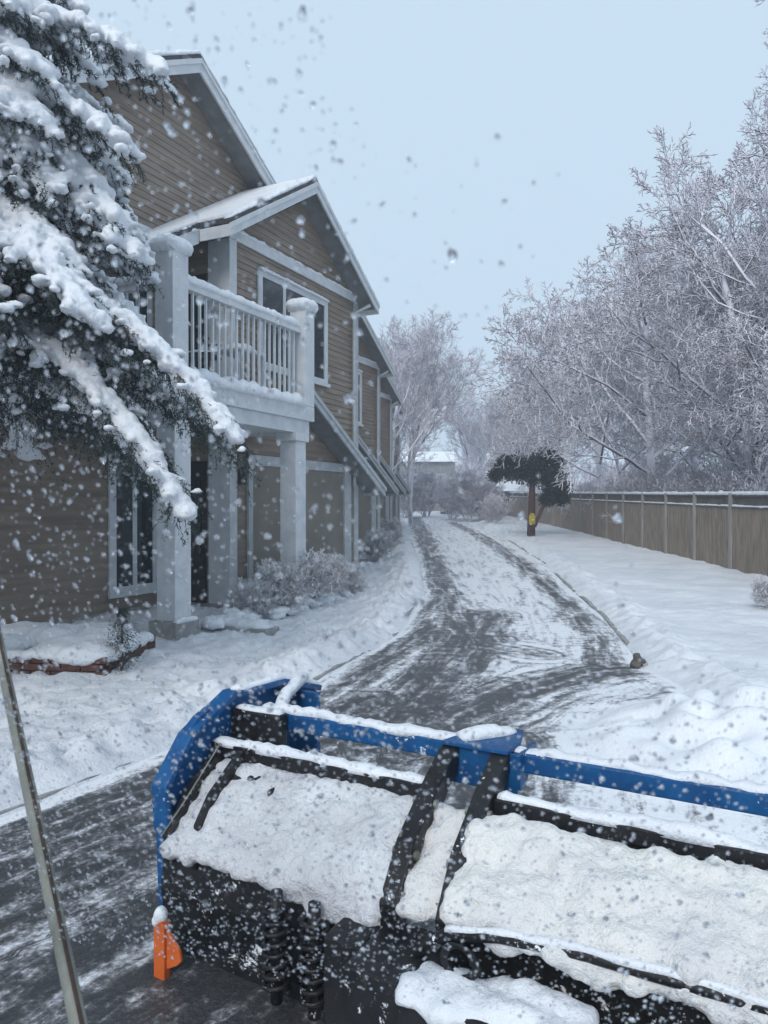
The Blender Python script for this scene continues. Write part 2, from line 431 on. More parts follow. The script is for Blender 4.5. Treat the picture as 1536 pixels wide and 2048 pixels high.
def make_townhouse():
    h = empty('townhouse', (*P0, 0), PHI)
    WL, WR = -4.62, -.05
    # front wing walls
    def ur(z):
        if z < 6.35: return (WL, WR)
        k = (z-6.35)/.62; return (WL+.05+k, WR-.1-k)
    mb = MB(); lap_wall(mb, .12, 8.5, ur, 0.0)
    lap_wall(mb, .12, 6.3, lambda z: (0.0, 1.2), WL, 'y', -1)
    lap_wall(mb, .12, 6.3, lambda z: (0.0, 8.0), WR, 'y', 1)
    mb.box(WL+.02, WR-.02, .03, 8, 0, 6.3)
    mb.build('wall', M['siding'], h)
    MB().box(WL-.03, WR+.03, -.03, 8.0, -.3, .12).build('foundation', M['conc'], h)
    # corner boards
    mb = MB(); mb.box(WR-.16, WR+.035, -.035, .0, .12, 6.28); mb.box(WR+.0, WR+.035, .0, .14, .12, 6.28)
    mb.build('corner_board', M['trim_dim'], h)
    mb = MB(); mb.box(WL-.035, WL+.16, -.035, .0, .12, 6.28); mb.box(WL-.035, WL, .0, .42, .12, 6.28)
    mb.build('corner_board', M['trim'], h)
    # belt trim under gable
    MB().box(WL-.05, WR+.05, -.06, -.018, 6.28, 6.46).build('belt_trim', M['trim'], h, bevel=.008)
    snow_strip([(WL+.1,-.035,6.455),(WR-.05,-.035,6.455)], .06, .045, 'snow_cap', h, .05, 61, amp=.8)
    # front gable roof
    AU, AZ, S = -2.55, 8.02, .63
    er, el = .12, -5.2
    zr, zl = AZ-(er-AU)*S, AZ-(AU-el)*S
    mb = MB(); roof_slab(mb, AU, AZ, er, zr, -.47, 8, .07); roof_slab(mb, AU, AZ-.001, el, zl, -.47, 8, .07)
    roof_slab(mb, el, zl, -6.75, zl-(el+6.75)*S*.92, .15, 3, .07)
    mb.build('roof', M['shingle'], h)
    mb = MB()
    for (u0, z0, u1, z1, ya) in ((AU, AZ, er, zr, -.45), (AU, AZ, el, zl, -.45)):
        roof_slab(mb, u0, z0-.073, u1, z1-.073, ya-.035, ya, .21)
        roof_slab(mb, u0, z0-.073, u1, z1-.073, ya-.06, ya-.035, .08)
    mb.box(er-.03, er, -.448, 8, zr-.28, zr-.09); mb.box(el, el+.03, -.448, .15, zl-.28, zl-.09)
    roof_slab(mb, el, zl-.073, -6.75, zl-(el+6.75)*S*.92-.073, .16, .2, .24)
    mb.build('fascia_board', M['trim'], h)
    mb = MB()
    roof_slab(mb, AU, AZ-.16, er-.03, zr-.16+.02, -.448, .03, .03); roof_slab(mb, AU, AZ-.161, el+.03, zl-.16+.02, -.448, .03, .03)
    roof_slab(mb, el, zl-.12, -6.72, zl-(el+6.72)*S*.92-.12, .2, 1.2, .03)
    mb.build('soffit', M['soffit'], h)
    o1 = snow_strip([(er-.02, -.38, zr+.01), (AU, -.38, AZ+.01), (el+.02, -.38, zl+.01)], .16, .07, 'roof_snow', h, .06, 2, amp=.5)
    snow_strip([(el+.1, .25, zl-.04), (-6.7, .25, zl-(el+6.7)*S*.92)], .2, .09, 'roof_snow', h, .06, 4, amp=.5)
    mb = MB(); th = .075
    roof_slab(mb, AU, AZ+th, el+.06, zl+.04+th, -.40, 8, th-.004); roof_slab(mb, AU, AZ+th+.001, er-.05, zr+.03+th, -.36, 8, th-.004)
    roof_slab(mb, el, zl+th, -6.7, zl-(el+6.7)*S*.92+th, .2, 3, th-.004)
    mb.build('roof_snow', M['snow'], h, bevel=.02)
    # window on the upper floor
    def window(u0, u1, z0, z1, y, mull=(), trim=.13, name='window', mt='trim'):
        mb = MB(); t = trim; d = .05
        mb.box(u0, u1, y-d, y-.017, z1-t, z1); mb.box(u0, u1, y-d, y-.017, z0, z0+t)
        mb.box(u0, u0+t, y-d, y-.017, z0+t, z1-t); mb.box(u1-t, u1, y-d, y-.017, z0+t, z1-t)
        for a in mull: mb.box(a-.045, a+.045, y-d+.01, y-.017, z0+t, z1-t)
        mb.box(u0-.04, u1+.04, y-d-.04, y-d, z0-.02, z0+.05)
        w = mb.build(name, M[mt], h)
        MB().box(u0+t, u1-t, y-.028, y-.02, z0+t, z1-t).build('pane', M['glass'], w)
        return w
    w = window(-3.85, -1.4, 4.25, 6.02, 0, (-3.0, -2.2))
    snow_strip([(-3.85,-.07,6.0), (-1.4,-.07,6.0)], .07, .05, 'snow_cap', w, .05, 3)
    # garage
    mb = MB(); mb.box(-4.05, -.42, -.03, -.018, .05, 2.5)
    for i in range(1, 4): mb.box(-4.05, -.42, -.032, -.03, .05+i*.61-.006, .05+i*.61+.006)
    mb.build('garage_door', M['door'], h)
    mb = MB(); mb.box(-4.17, -4.05, -.07, -.018, .05, 2.5); mb.box(-.72, -.42, -.07, -.0305, .05, 2.5)
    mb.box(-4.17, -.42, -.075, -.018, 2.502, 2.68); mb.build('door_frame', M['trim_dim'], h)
    # low roof above the garage
    AU2, AZ2 = -3.0, 4.08; S2 = .56
    e2, l2 = .28, -4.55; z2 = AZ2-(e2-AU2)*S2; zl2 = AZ2-(AU2-l2)*S2
    mb = MB(); roof_slab(mb, AU2, AZ2, e2, z2, -.55, -.02, .05); roof_slab(mb, AU2, AZ2-.001, l2, zl2, -.55, -.02, .05)
    mb.build('garage_roof', M['shingle'], h)
    mb = MB(); roof_slab(mb, AU2, AZ2-.053, e2, z2-.053, -.57, -.53, .2); roof_slab(mb, AU2, AZ2-.053, l2, zl2-.053, -.57, -.53, .2)
    roof_slab(mb, AU2, AZ2-.053, e2, z2-.053, -.60, -.57, .09)
    mb.box(e2-.03, e2, -.528, -.02, z2-.24, z2-.06)
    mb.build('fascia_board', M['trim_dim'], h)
    mb = MB(); roof_slab(mb, AU2, AZ2-.16, e2-.03, z2-.15, -.528, -.02, .02); mb.build('soffit', M['soffit'], h)
    # downspout
    MB().tube([(WR-.3,-.11,2.2),(WR-.3,-.11,6.0),(WR-.1,-.4,6.2)], .04, 6).build('downspout', M['trim_dim'], h)
    # rear, larger gable
    mb = MB(); A3U, A3Z, S3 = -4.5, 9.62, .58
    lo, hi = -10.2, .8
    def ur3(z):
        if z < 6.4: return (lo, WL if z < 6.0 else hi)
        k = (z-6.4)/S3; return (lo+.1+k, hi-.1-k)
    lap_wall(mb, .12, 9.5, ur3, 1.2); mb.box(lo, hi, 1.25, 8, 0, 6.4)
    mb.build('rear_wall', M['siding'], h)
    MB().box(lo, WL-.04, 1.17, 1.26, -.3, .12).build('foundation', M['conc'], h)
    e3, l3 = 1.15, -10.6; z3 = A3Z-(e3-A3U)*S3; z4 = A3Z-(A3U-l3)*S3
    mb = MB(); roof_slab(mb, A3U, A3Z, e3, z3, .7, 10, .08); roof_slab(mb, A3U, A3Z-.001, l3, z4, .7, 10, .08)
    mb.build('rear_roof', M['shingle'], h)
    mb = MB()
    for (e, z) in ((e3, z3), (l3, z4)):
        roof_slab(mb, A3U, A3Z-.083, e, z-.083, .69, .73, .24); roof_slab(mb, A3U, A3Z-.083, e, z-.083, .66, .69, .09)
    mb.build('fascia_board', M['trim'], h)
    mb = MB(); roof_slab(mb, A3U, A3Z-.2, e3, z3-.2, .73, 1.18, .03); roof_slab(mb, A3U, A3Z-.201, l3, z4-.2, .73, 1.18, .03)
    mb.build('soffit', M['soffit'], h)
    snow_strip([(e3, .78, z3+.01), (A3U, .78, A3Z+.01), (l3, .78, z4+.01)], .16, .08, 'roof_snow', h, .08, 6, amp=.5)
    MB().box(lo, WL-.05, 1.12, 1.18, 6.2, 6.42).build('belt_trim', M['trim'], h)
    return h, window
h1, window = make_townhouse()
offs = [(.45, 8.6), (.95, 17.0), (1.5, 25.5)]
labs = ['second brown row house from the viewer, its white trimmed gable just past the near house',
        'third brown row house along the lane, partly hidden by the second one',
        'farthest brown row house, a thin sliver beside the bare tree trunk']
for (dx, dy), lb in zip(offs, labs):
    c = copy_tree(h1); c.location = (P0[0]+dx, P0[1]+dy, gz(0, P0[1]+dy)-.05)
    tag(c, lb, 'house', 'row houses along the lane')
tag(h1, 'nearest brown clapboard house with white balcony, columns and snowy gables', 'house', 'row houses along the lane')
# --- extras of the near house
window(-6.15, -5.05, .35, 2.75, 1.2, (-5.6,), .14)
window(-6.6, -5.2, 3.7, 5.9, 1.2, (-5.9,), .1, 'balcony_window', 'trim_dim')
mb = MB(); mb.box(-4.67, -4.64, .47, 1.12, .12, 2.55); d = mb.build('front_door', M['dark'], h1)
mb = MB(); mb.box(-4.70, -4.672, .56, .66, .9, 2.2); mb.build('pane', M['glass'], d)
MB().tube([(-4.68,.98,1.1),(-4.74,.98,1.1),(-4.74,.9,1.1)], .015, 6).build('handle', M['steel'], d)
mb = MB(); mb.box(-4.665, -4.64, .46, 1.14, 3.5, 5.75); d = mb.build('balcony_door', M['dark'], h1)
# balcony
bd = MB().box(-7.45, -3.85, -1.2, -.02, 3.22, 3.46).box(-7.38, -3.92, -1.14, -.02, 3.0, 3.22).box(-7.45, -4.64, -.02, 1.16, 3.05, 3.4)
bal = bd.build('balcony', M['trim'], h1, bevel=.006)
for u in (-7.2, -4.0):
    mb = MB(); mb.box(u-.15, u+.15, -1.2, -.9, 3.465, 5.08); mb.box(u-.18, u+.18, -1.23, -.87, 5.08, 5.15)
    p = mb.build('balcony_post', M['trim'], bal, bevel=.006)
    vs, fs = blobs([((u+a*.09, -1.05+b*.09, 5.17), (.16,.16,.12), 0) for a in (-1,0,1) for b in (-1,0,1)] + [((u,-1.05,5.19),(.21,.21,.10),0)], True)
    remesh(vs, fs, .02, 'snow_cap', M['snow'], p, .012, 8)
mb = MB(); mb.box(-7.05, -4.15, -1.12, -.98, 4.68, 4.78); mb.box(-7.05, -4.15, -1.08, -1.02, 3.56, 3.62); mb.box(-7.24,-7.14,-.9,1.1,4.68,4.78); mb.box(-7.22,-7.16,-.9,1.1,3.56,3.62)
mb.build('handrail', M['trim'], bal, bevel=.005)
n = 20
for i in range(n):
    u = -7.0+2.8*(i+.5)/n+rnd.uniform(-.008,.008)
    MB().box(u-.013, u+.013, -1.068, -1.032, 3.62, 4.68).build('baluster', M['trim'], bal)
for i in range(10):
    y = -.85+i*.2
    MB().box(-7.208, -7.172, y-.018, y+.018, 3.62, 4.68).build('baluster', M['trim'], bal)
snow_strip([(-7.05,-1.05,4.775),(-4.15,-1.05,4.775)], .17, .12, 'snow_cap', bal, .04, 11)
snow_strip([(-7.19,-.9,4.775),(-7.19,1.1,4.775)], .15, .12, 'snow_cap', bal, .04, 12)
snow_strip([(-7.05,-1.12,3.45),(-4.17,-1.12,3.45)], .27, .19, 'snow_cap', bal, .04, 13)
snow_strip([(-7.0,-.6,3.455),(-4.3,-.6,3.455)], .95, .16, 'snow_cap', bal, .05, 14)
for u in (-7.12, -4.22):
    mb = MB(); mb.box(u-.155, u+.155, -1.16, -.85, .28, 2.86); mb.box(u-.2, u+.2, -1.2, -.8, 2.86, 3.0)
    c = mb.build('column', M['trim'], h1, bevel=.006)
    MB().box(u-.23, u+.23, -1.24, -.77, -.2, .28).build('plinth', M['conc'], c, bevel=.015)
    snow_strip([(u-.21,-1.2,.275),(u+.21,-1.2,.275)], .09, .05, 'snow_cap', c, .03, 15)
def W(u, y, z):
    c_, s_ = math.cos(PHI), math.sin(PHI); return (P0[0]+u*c_-y*s_, P0[1]+u*s_+y*c_, z)
ch = empty('patio_chair', W(-5.9, -.45, 3.61), PHI+.3)
MB().box(-.24,.24,-.24,.24,.40,.44).build('seat', M['dark'], ch, bevel=.008)
mb = MB(); mb.box(-.24,.24,.21,.24,.86,.92)
for k in range(6): mb.box(-.22+k*.08,-.19+k*.08,.215,.235,.44,.86)
mb.build('backrest', M['dark'], ch)
for a in (-1,1):
    for b_ in (-1,1): MB().box(a*.21-.018,a*.21+.018,b_*.21-.018,b_*.21+.018,0,.40).build('leg', M['dark'], ch)
    MB().box(a*.235-.02,a*.235+.02,-.22,.22,.62,.65).build('armrest', M['dark'], ch)
snow_strip([(-.2,0,.438),(.2,0,.438)], .4, .09, 'snow_cap', ch, .04, 71); snow_strip([(-.22,.225,.918),(.22,.225,.918)], .06, .05, 'snow_cap', ch, .03, 72)
tag(ch, 'dark slatted patio chair with snow on its seat behind the balcony rail', 'chair')
tb = empty('patio_table', W(-5.0, -.5, 3.61), PHI)
MB().box(-.35,.35,-.25,.25,.60,.64).build('tabletop', M['trim_dim'], tb, bevel=.01)
for a in (-1,1):
    for b_ in (-1,1): MB().box(a*.3-.02,a*.3+.02,b_*.2-.02,b_*.2+.02,0,.60).build('leg', M['trim_dim'], tb)
snow_strip([(-.33,0,.638),(.33,0,.638)], .48, .14, 'snow_cap', tb, .04, 73)
tag(tb, 'small pale table under a thick pad of snow on the balcony', 'table')
# wall lamp by the garage
mb = MB(); mb.box(-4.42,-4.32,-.12,-.02,2.15,2.35); mb.prism([(-4.45,2.35),(-4.29,2.35),(-4.37,2.45)],'y',-.15,-.02)
mb.build('wall_lamp', M['dark'], h1)

# ------------------------------------------------------------------ brick bed
def loc_ground(p, dz=0): return (p[0], p[1], gh(p[0], p[1])+dz)
bx = empty('brick_planter', (-3.62, 7.95, .0), R(-4))
mb = MB()
for r_ in range(3):
    z = .02+r_*.075
    x = -2.1 - (.1 if r_ % 2 else 0)
    while x < .72:
        mb.box(x+.006, min(x+.204, .80), -.34, -.24, z, z+.067); x += .21
    y = -.24
    while y < .9: mb.box(.70, .80, y+.006, y+.2, z, z+.067); y += .21
mb.build('brick_edge', M['brick'], bx, bevel=.006)
MB().box(-2.1, .70, -.238, .95, -.1, .20).build('soil', M['bark'], bx)
L = []
for i in range(46):
    x = rnd.uniform(-2.1, .62); y = rnd.uniform(-.22, .8)
    L.append(((x, y, .19+.09*max(0, 1-abs(y-.3))), (rnd.uniform(.22,.4), rnd.uniform(.2,.3), rnd.uniform(.12,.2)), rnd.uniform(0, 3)))
for i in range(16): L.append(((-2.0+i*.178, -.26, .24), (.15,.11,.07), 0))
for i in range(8): L.append(((.72, -.1+i*.14, .22), (.11,.15,.08), 0))
vs, fs = blobs(L, True); remesh(vs, fs, .035, 'snow_heap', M['snow'], bx, .03, 5, 5)
tag(bx, 'low curved red brick garden bed heaped with snow left of the column', 'planter')

# ------------------------------------------------------------------ branching trees
def grow_tree(seed, H=12, trunk_r=.2, spread=1.0, levels=5, up=.25, first=.22, kids=(9,8,7,6,5), lens=(.5,.55,.5,.5,.5), droop=.0, stems=1, twig_r=.011, curv=.25, ang0=(35,65)):
    rg = random.Random(seed); br = []
    def grow(p, d, L, r, lv):
        n = 6 if lv == 0 else (5 if lv < 3 else 3)
        pts = [p.copy()]; rr = [r]; q = p.copy(); dd = d.copy()
        rend = r*.35 if lv < levels else r*.6
        for i in range(n):
            dd = dd + Vector((rg.uniform(-1,1), rg.uniform(-1,1), rg.uniform(-1,1)))*curv*(.5 if lv == 0 else 1) + Vector((0,0,up-droop*lv))*(.35 if lv else .05)
            dd.normalize(); q = q+dd*(L/n); pts.append(q.copy()); rr.append(max(r+(rend-r)*(i+1)/n, twig_r*.7))
        br.append((pts, rr))
        if lv >= levels: return
        k = kids[lv]
        for j in range(k):
            t = (first if lv == 0 else .18)+(1-(first if lv == 0 else .18))*((j+rg.random()*.8)/k)
            t = min(t, .99); f = t*n; a = int(f); p0 = pts[a].lerp(pts[a+1], f-a); r0 = rr[a]
            ax = (pts[a+1]-pts[a]).normalized(); 
            az = j*2.4+rg.uniform(-.6,.6); o = ax.orthogonal().normalized(); o = Matrix.Rotation(az, 3, ax) @ o
            an = R(rg.uniform(*ang0) if lv == 0 else rg.uniform(28, 58))
            nd = (ax*math.cos(an)+o*math.sin(an)*(spread if lv == 0 else 1)).normalized()
            nl = L*lens[lv]*(1.15-.55*t)*rg.uniform(.75,1.2)
            if lv == 0: nl = H*lens[0]*(1.2-.75*t)*rg.uniform(.8,1.15)
            grow(p0, nd, nl, max(r0*rg.uniform(.4,.6), twig_r), lv+1)
    for s_ in range(stems):
        a = 2*math.pi*s_/max(1,stems)+rg.random(); tilt = 0.03 if stems == 1 else rg.uniform(.12,.4)
        grow(Vector((math.cos(a)*.1*(stems>1), math.sin(a)*.1*(stems>1), -.2)), Vector((math.cos(a)*tilt, math.sin(a)*tilt, 1)).normalized(), H*rg.uniform(.78,.9), trunk_r*(1 if s_ == 0 else .8), 0)
    return br
def tubes_np(br, lo, hi):
    V = []; Fq = []; n = 0
    for pts, rr in br:
        if not (lo <= rr[0] < hi): continue
        k = 8 if rr[0] > .08 else (5 if rr[0] > .03 else 3)
        P = np.array([p[:] for p in pts]); D = np.gradient(P, axis=0); D /= np.linalg.norm(D, axis=1)[:, None]+1e-9
        ref = np.array([0,0,1.]) if abs(D[0,2]) < .9 else np.array([1.,0,0])
        A = np.cross(D, ref); A /= np.linalg.norm(A, axis=1)[:, None]+1e-9; B = np.cross(A, D)
        ang = np.arange(k)*2*math.pi/k + .52
        ring = P[:,None,:]+(A[:,None,:]*np.cos(ang)[None,:,None]+B[:,None,:]*np.sin(ang)[None,:,None])*np.array(rr)[:,None,None]
        V.append(ring.reshape(-1,3)); m_ = len(P)
        i = np.arange(m_-1)[:,None]*k; j = np.arange(k)[None,:]; j2 = (j+1) % k
        Fq.append(np.stack([(i+j).ravel(), (i+j2).ravel(), (i+k+j2).ravel(), (i+k+j).ravel()], 1)+n); n += m_*k
    return np.concatenate(V), np.concatenate(Fq)
def make_tree(name, br, m_, split=.05):
    t = empty(name)
    v, f = tubes_np(br, split, 9); np_mesh('trunk', v, f, m_, t, True)
    v, f = tubes_np(br, 0, split); np_mesh('crown', v, f, m_, t)
    return t
T_ = {}
T_['wide'] = make_tree('bare_tree', grow_tree(3, 9.5, .17, 1.2, 5, .10, .2, (11,8,7,6,4), (.62,.52,.5,.48,.5), .035, twig_r=.0145), M['twig'])
T_['wide2'] = make_tree('bare_tree', grow_tree(14, 10.5, .19, 1.1, 5, .16, .18, (11,8,7,6,4), (.55,.52,.5,.48,.5), .03, twig_r=.0145), M['twig'])
T_['tall'] = make_tree('bare_tree', grow_tree(21, 14, .22, .9, 5, .35, .2, (12,8,6,6,4), (.42,.5,.5,.5,.5), .0, twig_r=.012, ang0=(25,50)), M['twig'])
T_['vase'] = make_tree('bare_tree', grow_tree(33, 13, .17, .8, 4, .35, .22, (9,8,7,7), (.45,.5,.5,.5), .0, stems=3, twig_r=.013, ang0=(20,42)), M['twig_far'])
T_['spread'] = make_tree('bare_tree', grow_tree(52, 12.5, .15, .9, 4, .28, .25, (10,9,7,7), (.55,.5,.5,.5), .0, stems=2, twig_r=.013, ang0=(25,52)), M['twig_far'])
T_['bush'] = make_tree('snowy_shrub', grow_tree(44, 2.6, .03, 1.0, 3, .2, .12, (9,8,6), (.5,.5,.5), .0, stems=12, twig_r=.009, ang0=(25,55)), M['twig'], .012)
T_['snowbush'] = make_tree('snowy_shrub', grow_tree(45, 2.6, .035, 1.0, 3, .12, .1, (9,8,6), (.5,.5,.5), .0, stems=11, twig_r=.016, ang0=(25,60)), M['shrub'], .02)
usedT = {}
def put(kind, x, y, s, rz, label, cat='tree', group=None, sz=None, tilt=0, name=None):
    o = T_[kind]
    if kind in usedT: o = copy_tree(T_[kind])
    usedT[kind] = 1
    o.location = (x, y, gz(x, y)-.05); o.rotation_euler = (tilt, 0, rz); o.scale = (s, s, sz or s)
    tag(o, label, cat, group); return o
GR = 'snow dusted trees behind the fence'
TL = [('wide', 12.0, 33, 1.32, .3, 'wide snow dusted tree arching over the lane above the dark pine'),
 ('wide2', 12.6, 24.5, 1.18, 2.0, 'spreading snowy tree with long low limbs at the middle of the fence'),
 ('tall', 11.9, 18.0, 1.15, 1.0, 'tallest snowy tree at the right edge, rising out of the picture'),
 ('wide', 11.9, 17.4, .95, 3.6, 'lower dense snowy tree leaning over the fence at the right edge'),
 ('wide2', 15.5, 21.5, 1.45, 4.4, 'twiggy snowy tree standing behind the tallest one at right'),
 ('wide', 12.2, 41, 1.35, 5.0, 'snowy tree behind the fence just past the dark pine'),
 ('tall', 15.5, 36, 1.12, 2.8, 'upright bare tree sticking above the wide arching crowns'),
 ('wide2', 12.0, 53, 1.15, .9, 'pale snowy tree near the far end of the fence'),
 ('tall', 12.0, 62, .85, 5.5, 'slender pale tree seen above the far shrubs'),
 ('vase', 17.0, 52, 1.05, .4, 'faint upright tree against the sky right of the lane end'),
 ('vase', 12.5, 74, .95, 1.9, 'small faint tree against the sky straight above the lane end'),
 ('wide', 14.5, 28, 1.2, 1.4, 'broad snowy tree filling the gap behind the middle fence panels'),
 ('wide2', 11.6, 21, .95, 5.6, 'low snowy tree with limbs sweeping over the nearer fence panels'),
 ('wide2', 16.5, 46, 1.4, 3.1, 'rounded snowy crown seen behind the wide arching tree'),
 ('tall', 16.5, 28, 1.25, 4.0, 'tall thin topped tree behind the middle of the fence')]
for k, x, y, s, rz, lb in TL: put(k, x, y, s, rz, lb, 'tree', GR)
put('spread', 1.7, 46, 1.0, 0.5, 'big multi stemmed bare tree at the end of the row houses', 'tree', 'bare trees past the houses')
put('vase', -.4, 54, 1.12, 2.5, 'bare tree rising behind the roof of the row houses', 'tree', 'bare trees past the houses')
put('vase', 8.6, 66, .9, 3.3, 'pale small bare tree over the white far roof', 'tree', 'bare trees past the houses')
put('tall', .2, 36.5, .72, .9, 'dark trunked bare tree tight against the last house wall', 'tree', 'bare trees past the houses')
SG = 'snowy shrubs behind the fence'
sh = [(10.9,40,1.1,'grey shrub behind the fence right of the dark pine'),(11.2,35,1.2,'shrub behind the fence under the wide arching tree'),(11.4,30.5,1.25,'rounded shrub behind the fence left of the leaning trunks'),
 (11.3,26.5,1.2,'tangled shrub behind the middle panels of the fence'),(11.3,23,1.2,'thick shrub over the third fence post from the right'),(11.2,20,1.25,'dense shrub over the second fence post from the right'),
 (11.4,17.4,1.2,'snow clumped shrub over the fence at the right edge'),(13.6,27.5,1.6,'tall shrub deep behind the middle of the fence'),(13.6,20.5,1.5,'tall shrub deep behind the right end of the fence'),(13.3,36,1.6,'tall shrub deep behind the dark pine')]
for i, (x, y, s, lb) in enumerate(sh): put('bush', x, y, s, i*1.3, lb, 'shrub', SG)
FG = 'pale shrubs at the end of the lane'
for i, (px, y, s, lb) in enumerate([(905,56,1.3,'left pale shrub at the lane end'),(935,52,1.5,'largest round pale shrub at the lane end'),(965,54,1.35,'right pale shrub, beside the far fence'),(990,47,.8,'small pale shrub in front of the far fence'),(852,62,1.6,'low twiggy shrub under the white roof'),(812,60,1.5,'twiggy shrub left under the white roof'),(885,72,1.5,'shrub in front of the far fence under the white roof')]):
    put('bush', (px-768)/F*y, y, s, i*.9, lb, 'shrub', FG)
for i, (px, y, s, lb) in enumerate([(560,11.7,.31,'left snowy bush at the foot of the second column'),(610,12.6,.36,'taller snowy bush hiding the second column foot'),(655,13.6,.3,'snowy bush before the right half of the garage door'),(700,14.8,.22,'little bush at the right corner of the near house'),
      (505,11.2,.22,'low snowy bush near the brick ledge'),(752,21.5,.35,'snowy bush beside the second house'),(775,27,.4,'bush beside the third house'),(1540,12.2,.2,'dead twiggy bush poking from snow at the right edge')]):
    x = (px-768)/F*y
    o = put('snowbush', x, y, s*1.12, i*1.7, lb, 'shrub', 'small snowy bushes at the house front' if i < 7 else None); o.location.z = gh(x, y)-.03
    for ch in list(o.children):
        ch.data = ch.data.copy() if False else ch.data
# bush snow tufts in front of the garage
L = []
for i in range(60):
    px = rnd.uniform(420, 700); y = np.interp(px, [420,560,700], [10.3,11.5,14.0])+rnd.uniform(-.35,.35); x = (px-768)/F*y
    L.append(((x, y, gh(x, y)+rnd.uniform(.0,.14)), (rnd.uniform(.08,.2), rnd.uniform(.08,.16), rnd.uniform(.05,.10)), rnd.uniform(0,3)))
vs, fs = blobs(L, True); o = remesh(vs, fs, .03, 'snow_bank', M['snow'], None, .03, 9, 2); tag(o, kind='structure')

# far wood beyond the lane
o = None
wv = []; wf = []; n = 0
brs = grow_tree(77, 11, .2, 1, 3, .25, .15, (12,10,8), (.5,.5,.5), 0, twig_r=.05)
bv, bf = tubes_np(brs, 0, 9)
for i in range(46):
    x = -30+i*2.0+rnd.uniform(-1,1); y = 92+rnd.uniform(0, 22); s = rnd.uniform(.45,.8); a = rnd.uniform(0,6.3)
    p = np.stack([(bv[:,0]*math.cos(a)-bv[:,1]*math.sin(a))*s+x, (bv[:,0]*math.sin(a)+bv[:,1]*math.cos(a))*s+y, bv[:,2]*s+1.2], 1)
    wv.append(p); wf.append(bf+n); n += len(p)
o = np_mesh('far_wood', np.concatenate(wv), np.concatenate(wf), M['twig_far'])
tag(o, 'mass of far bare trees closing the end of the lane', 'wood', None, 'stuff')

# ------------------------------------------------------------------ far houses
def far_house(px0, px1, pye, pyr, y, label, depth=7):
    a = at(px0, pye, y); b = at(px1, pye, y); r_ = at(px0, pyr, y); z0 = gz(0, y)-.3
    h = empty('house', ((a.x+b.x)/2, y, z0)); W = (b.x-a.x)/2; ze = a.z-z0; zr = r_.z-z0+.35
    MB().box(-W, W, 0, depth, 0, ze).build('wall', M['soffit'], h)
    mb = MB(); mb.prism([(-.5,ze-.1),(depth/2,zr),(depth+.5,ze-.1),(depth/2,ze)], 'x', -W-.4, W+.4); mb.build('roof', M['roofsnow'], h)
    for i in range(2):
        u = -W*.5+i*W
        w = MB().box(u-.6, u+.6, -.05, -.01, ze*.4, ze*.75).build('window', M['trim_dim'], h)
        MB().box(u-.5, u+.5, -.07, -.051, ze*.43, ze*.72).build('pane', M['glass'], w)
    tag(h, label, 'house', 'far houses with snowy roofs'); return h
far_house(800, 910, 922, 905, 84, 'far house with a wide white roof at the end of the lane')
far_house(1006, 1052, 980, 966, 62, 'small far house with a bright white roof left of the dark pine')

# ------------------------------------------------------------------ fences
def fence(pts, H, name, label, snow=True, lattice=True, spacing=2.4, low=0.0):
    f = empty(name, (pts[0][0], pts[0][1], 0)); ox, oy = pts[0]
    path = []
    for (ax, ay), (bx_, by) in zip(pts[:-1], pts[1:]):
        L = math.hypot(bx_-ax, by-ay); n = max(1, round(L/spacing)); path += [(ax+(bx_-ax)*i/n, ay+(by-ay)*i/n) for i in range(n)]
    path.append(pts[-1]); mbp = MB(); mbr = MB(); mbl = MB(); sp = []
    for i, (x, y) in enumerate(path):
        z = gz(x, y); X, Y = x-ox, y-oy
        MB().box(X-.10, X+.05, Y-.06, Y+.06, z-.3, z+H+.04).build('fence_post', M['conc'] if False else M['fence_post'], f)
        sp.append((X, Y, z+H))
        if i == len(path)-1: break
        x2, y2 = path[i+1]; z2 = gz(x2, y2); dx, dy = x2-x, y2-y; L = math.hypot(dx, dy); ux, uy = dx/L, dy/L; nx_, ny_ = -uy, ux
        nb = int(L/.15); top = H-(.36 if lattice else .02)
        for j in range(nb):
            a = L*j/nb+.004; b = L*(j+1)/nb-.004; o_ = rnd.uniform(-.004,.004)+.03
            def q_(s_, o2, zz): return (X+ux*s_+nx_*o2, Y+uy*s_+ny_*o2, zz+z+(z2-z)*s_/L)
            v = [q_(a,o_,.03),q_(b,o_,.03),q_(b,o_+.02,.03),q_(a,o_+.02,.03),q_(a,o_,top),q_(b,o_,top),q_(b,o_+.02,top),q_(a,o_+.02,top)]
            mbp.add(v, [(0,3,2,1),(4,5,6,7),(0,1,5,4),(1,2,6,5),(2,3,7,6),(3,0,4,7)])
        def bar(mb, s0, s1, o0, o1, z0, z1):
            v = [q_(s0,o0,z0),q_(s1,o0,z0),q_(s1,o1,z0),q_(s0,o1,z0),q_(s0,o0,z1),q_(s1,o0,z1),q_(s1,o1,z1),q_(s0,o1,z1)]
            mb.add(v, [(0,3,2,1),(4,5,6,7),(0,1,5,4),(1,2,6,5),(2,3,7,6),(3,0,4,7)])
        bar(mbr, 0, L, -.03, .07, top, top+.05); bar(mbr, 0, L, -.03, .07, H-.05, H)
        if lattice:
            k = int(L/.07)
            for j in range(k): bar(mbl, L*j/k+.006, L*(j+1)/k-.006, .01, .03, top+.05, H-.05)
    mbp.build('fence_boards', M['fence'], f, fix=False); mbr.build('fence_rail', M['fence_dark'], f)
    if lattice: mbl.build('lattice', M['fence_dark'], f, fix=False)
    if snow:
        snow_strip(sp, .15, .08, 'snow_cap', f, .15, 21)
        if lattice: snow_strip([(a, b, c-.315) for a, b, c in sp], .13, .05, 'snow_cap', f, .15, 22)
    tag(f, label, 'fence'); return f
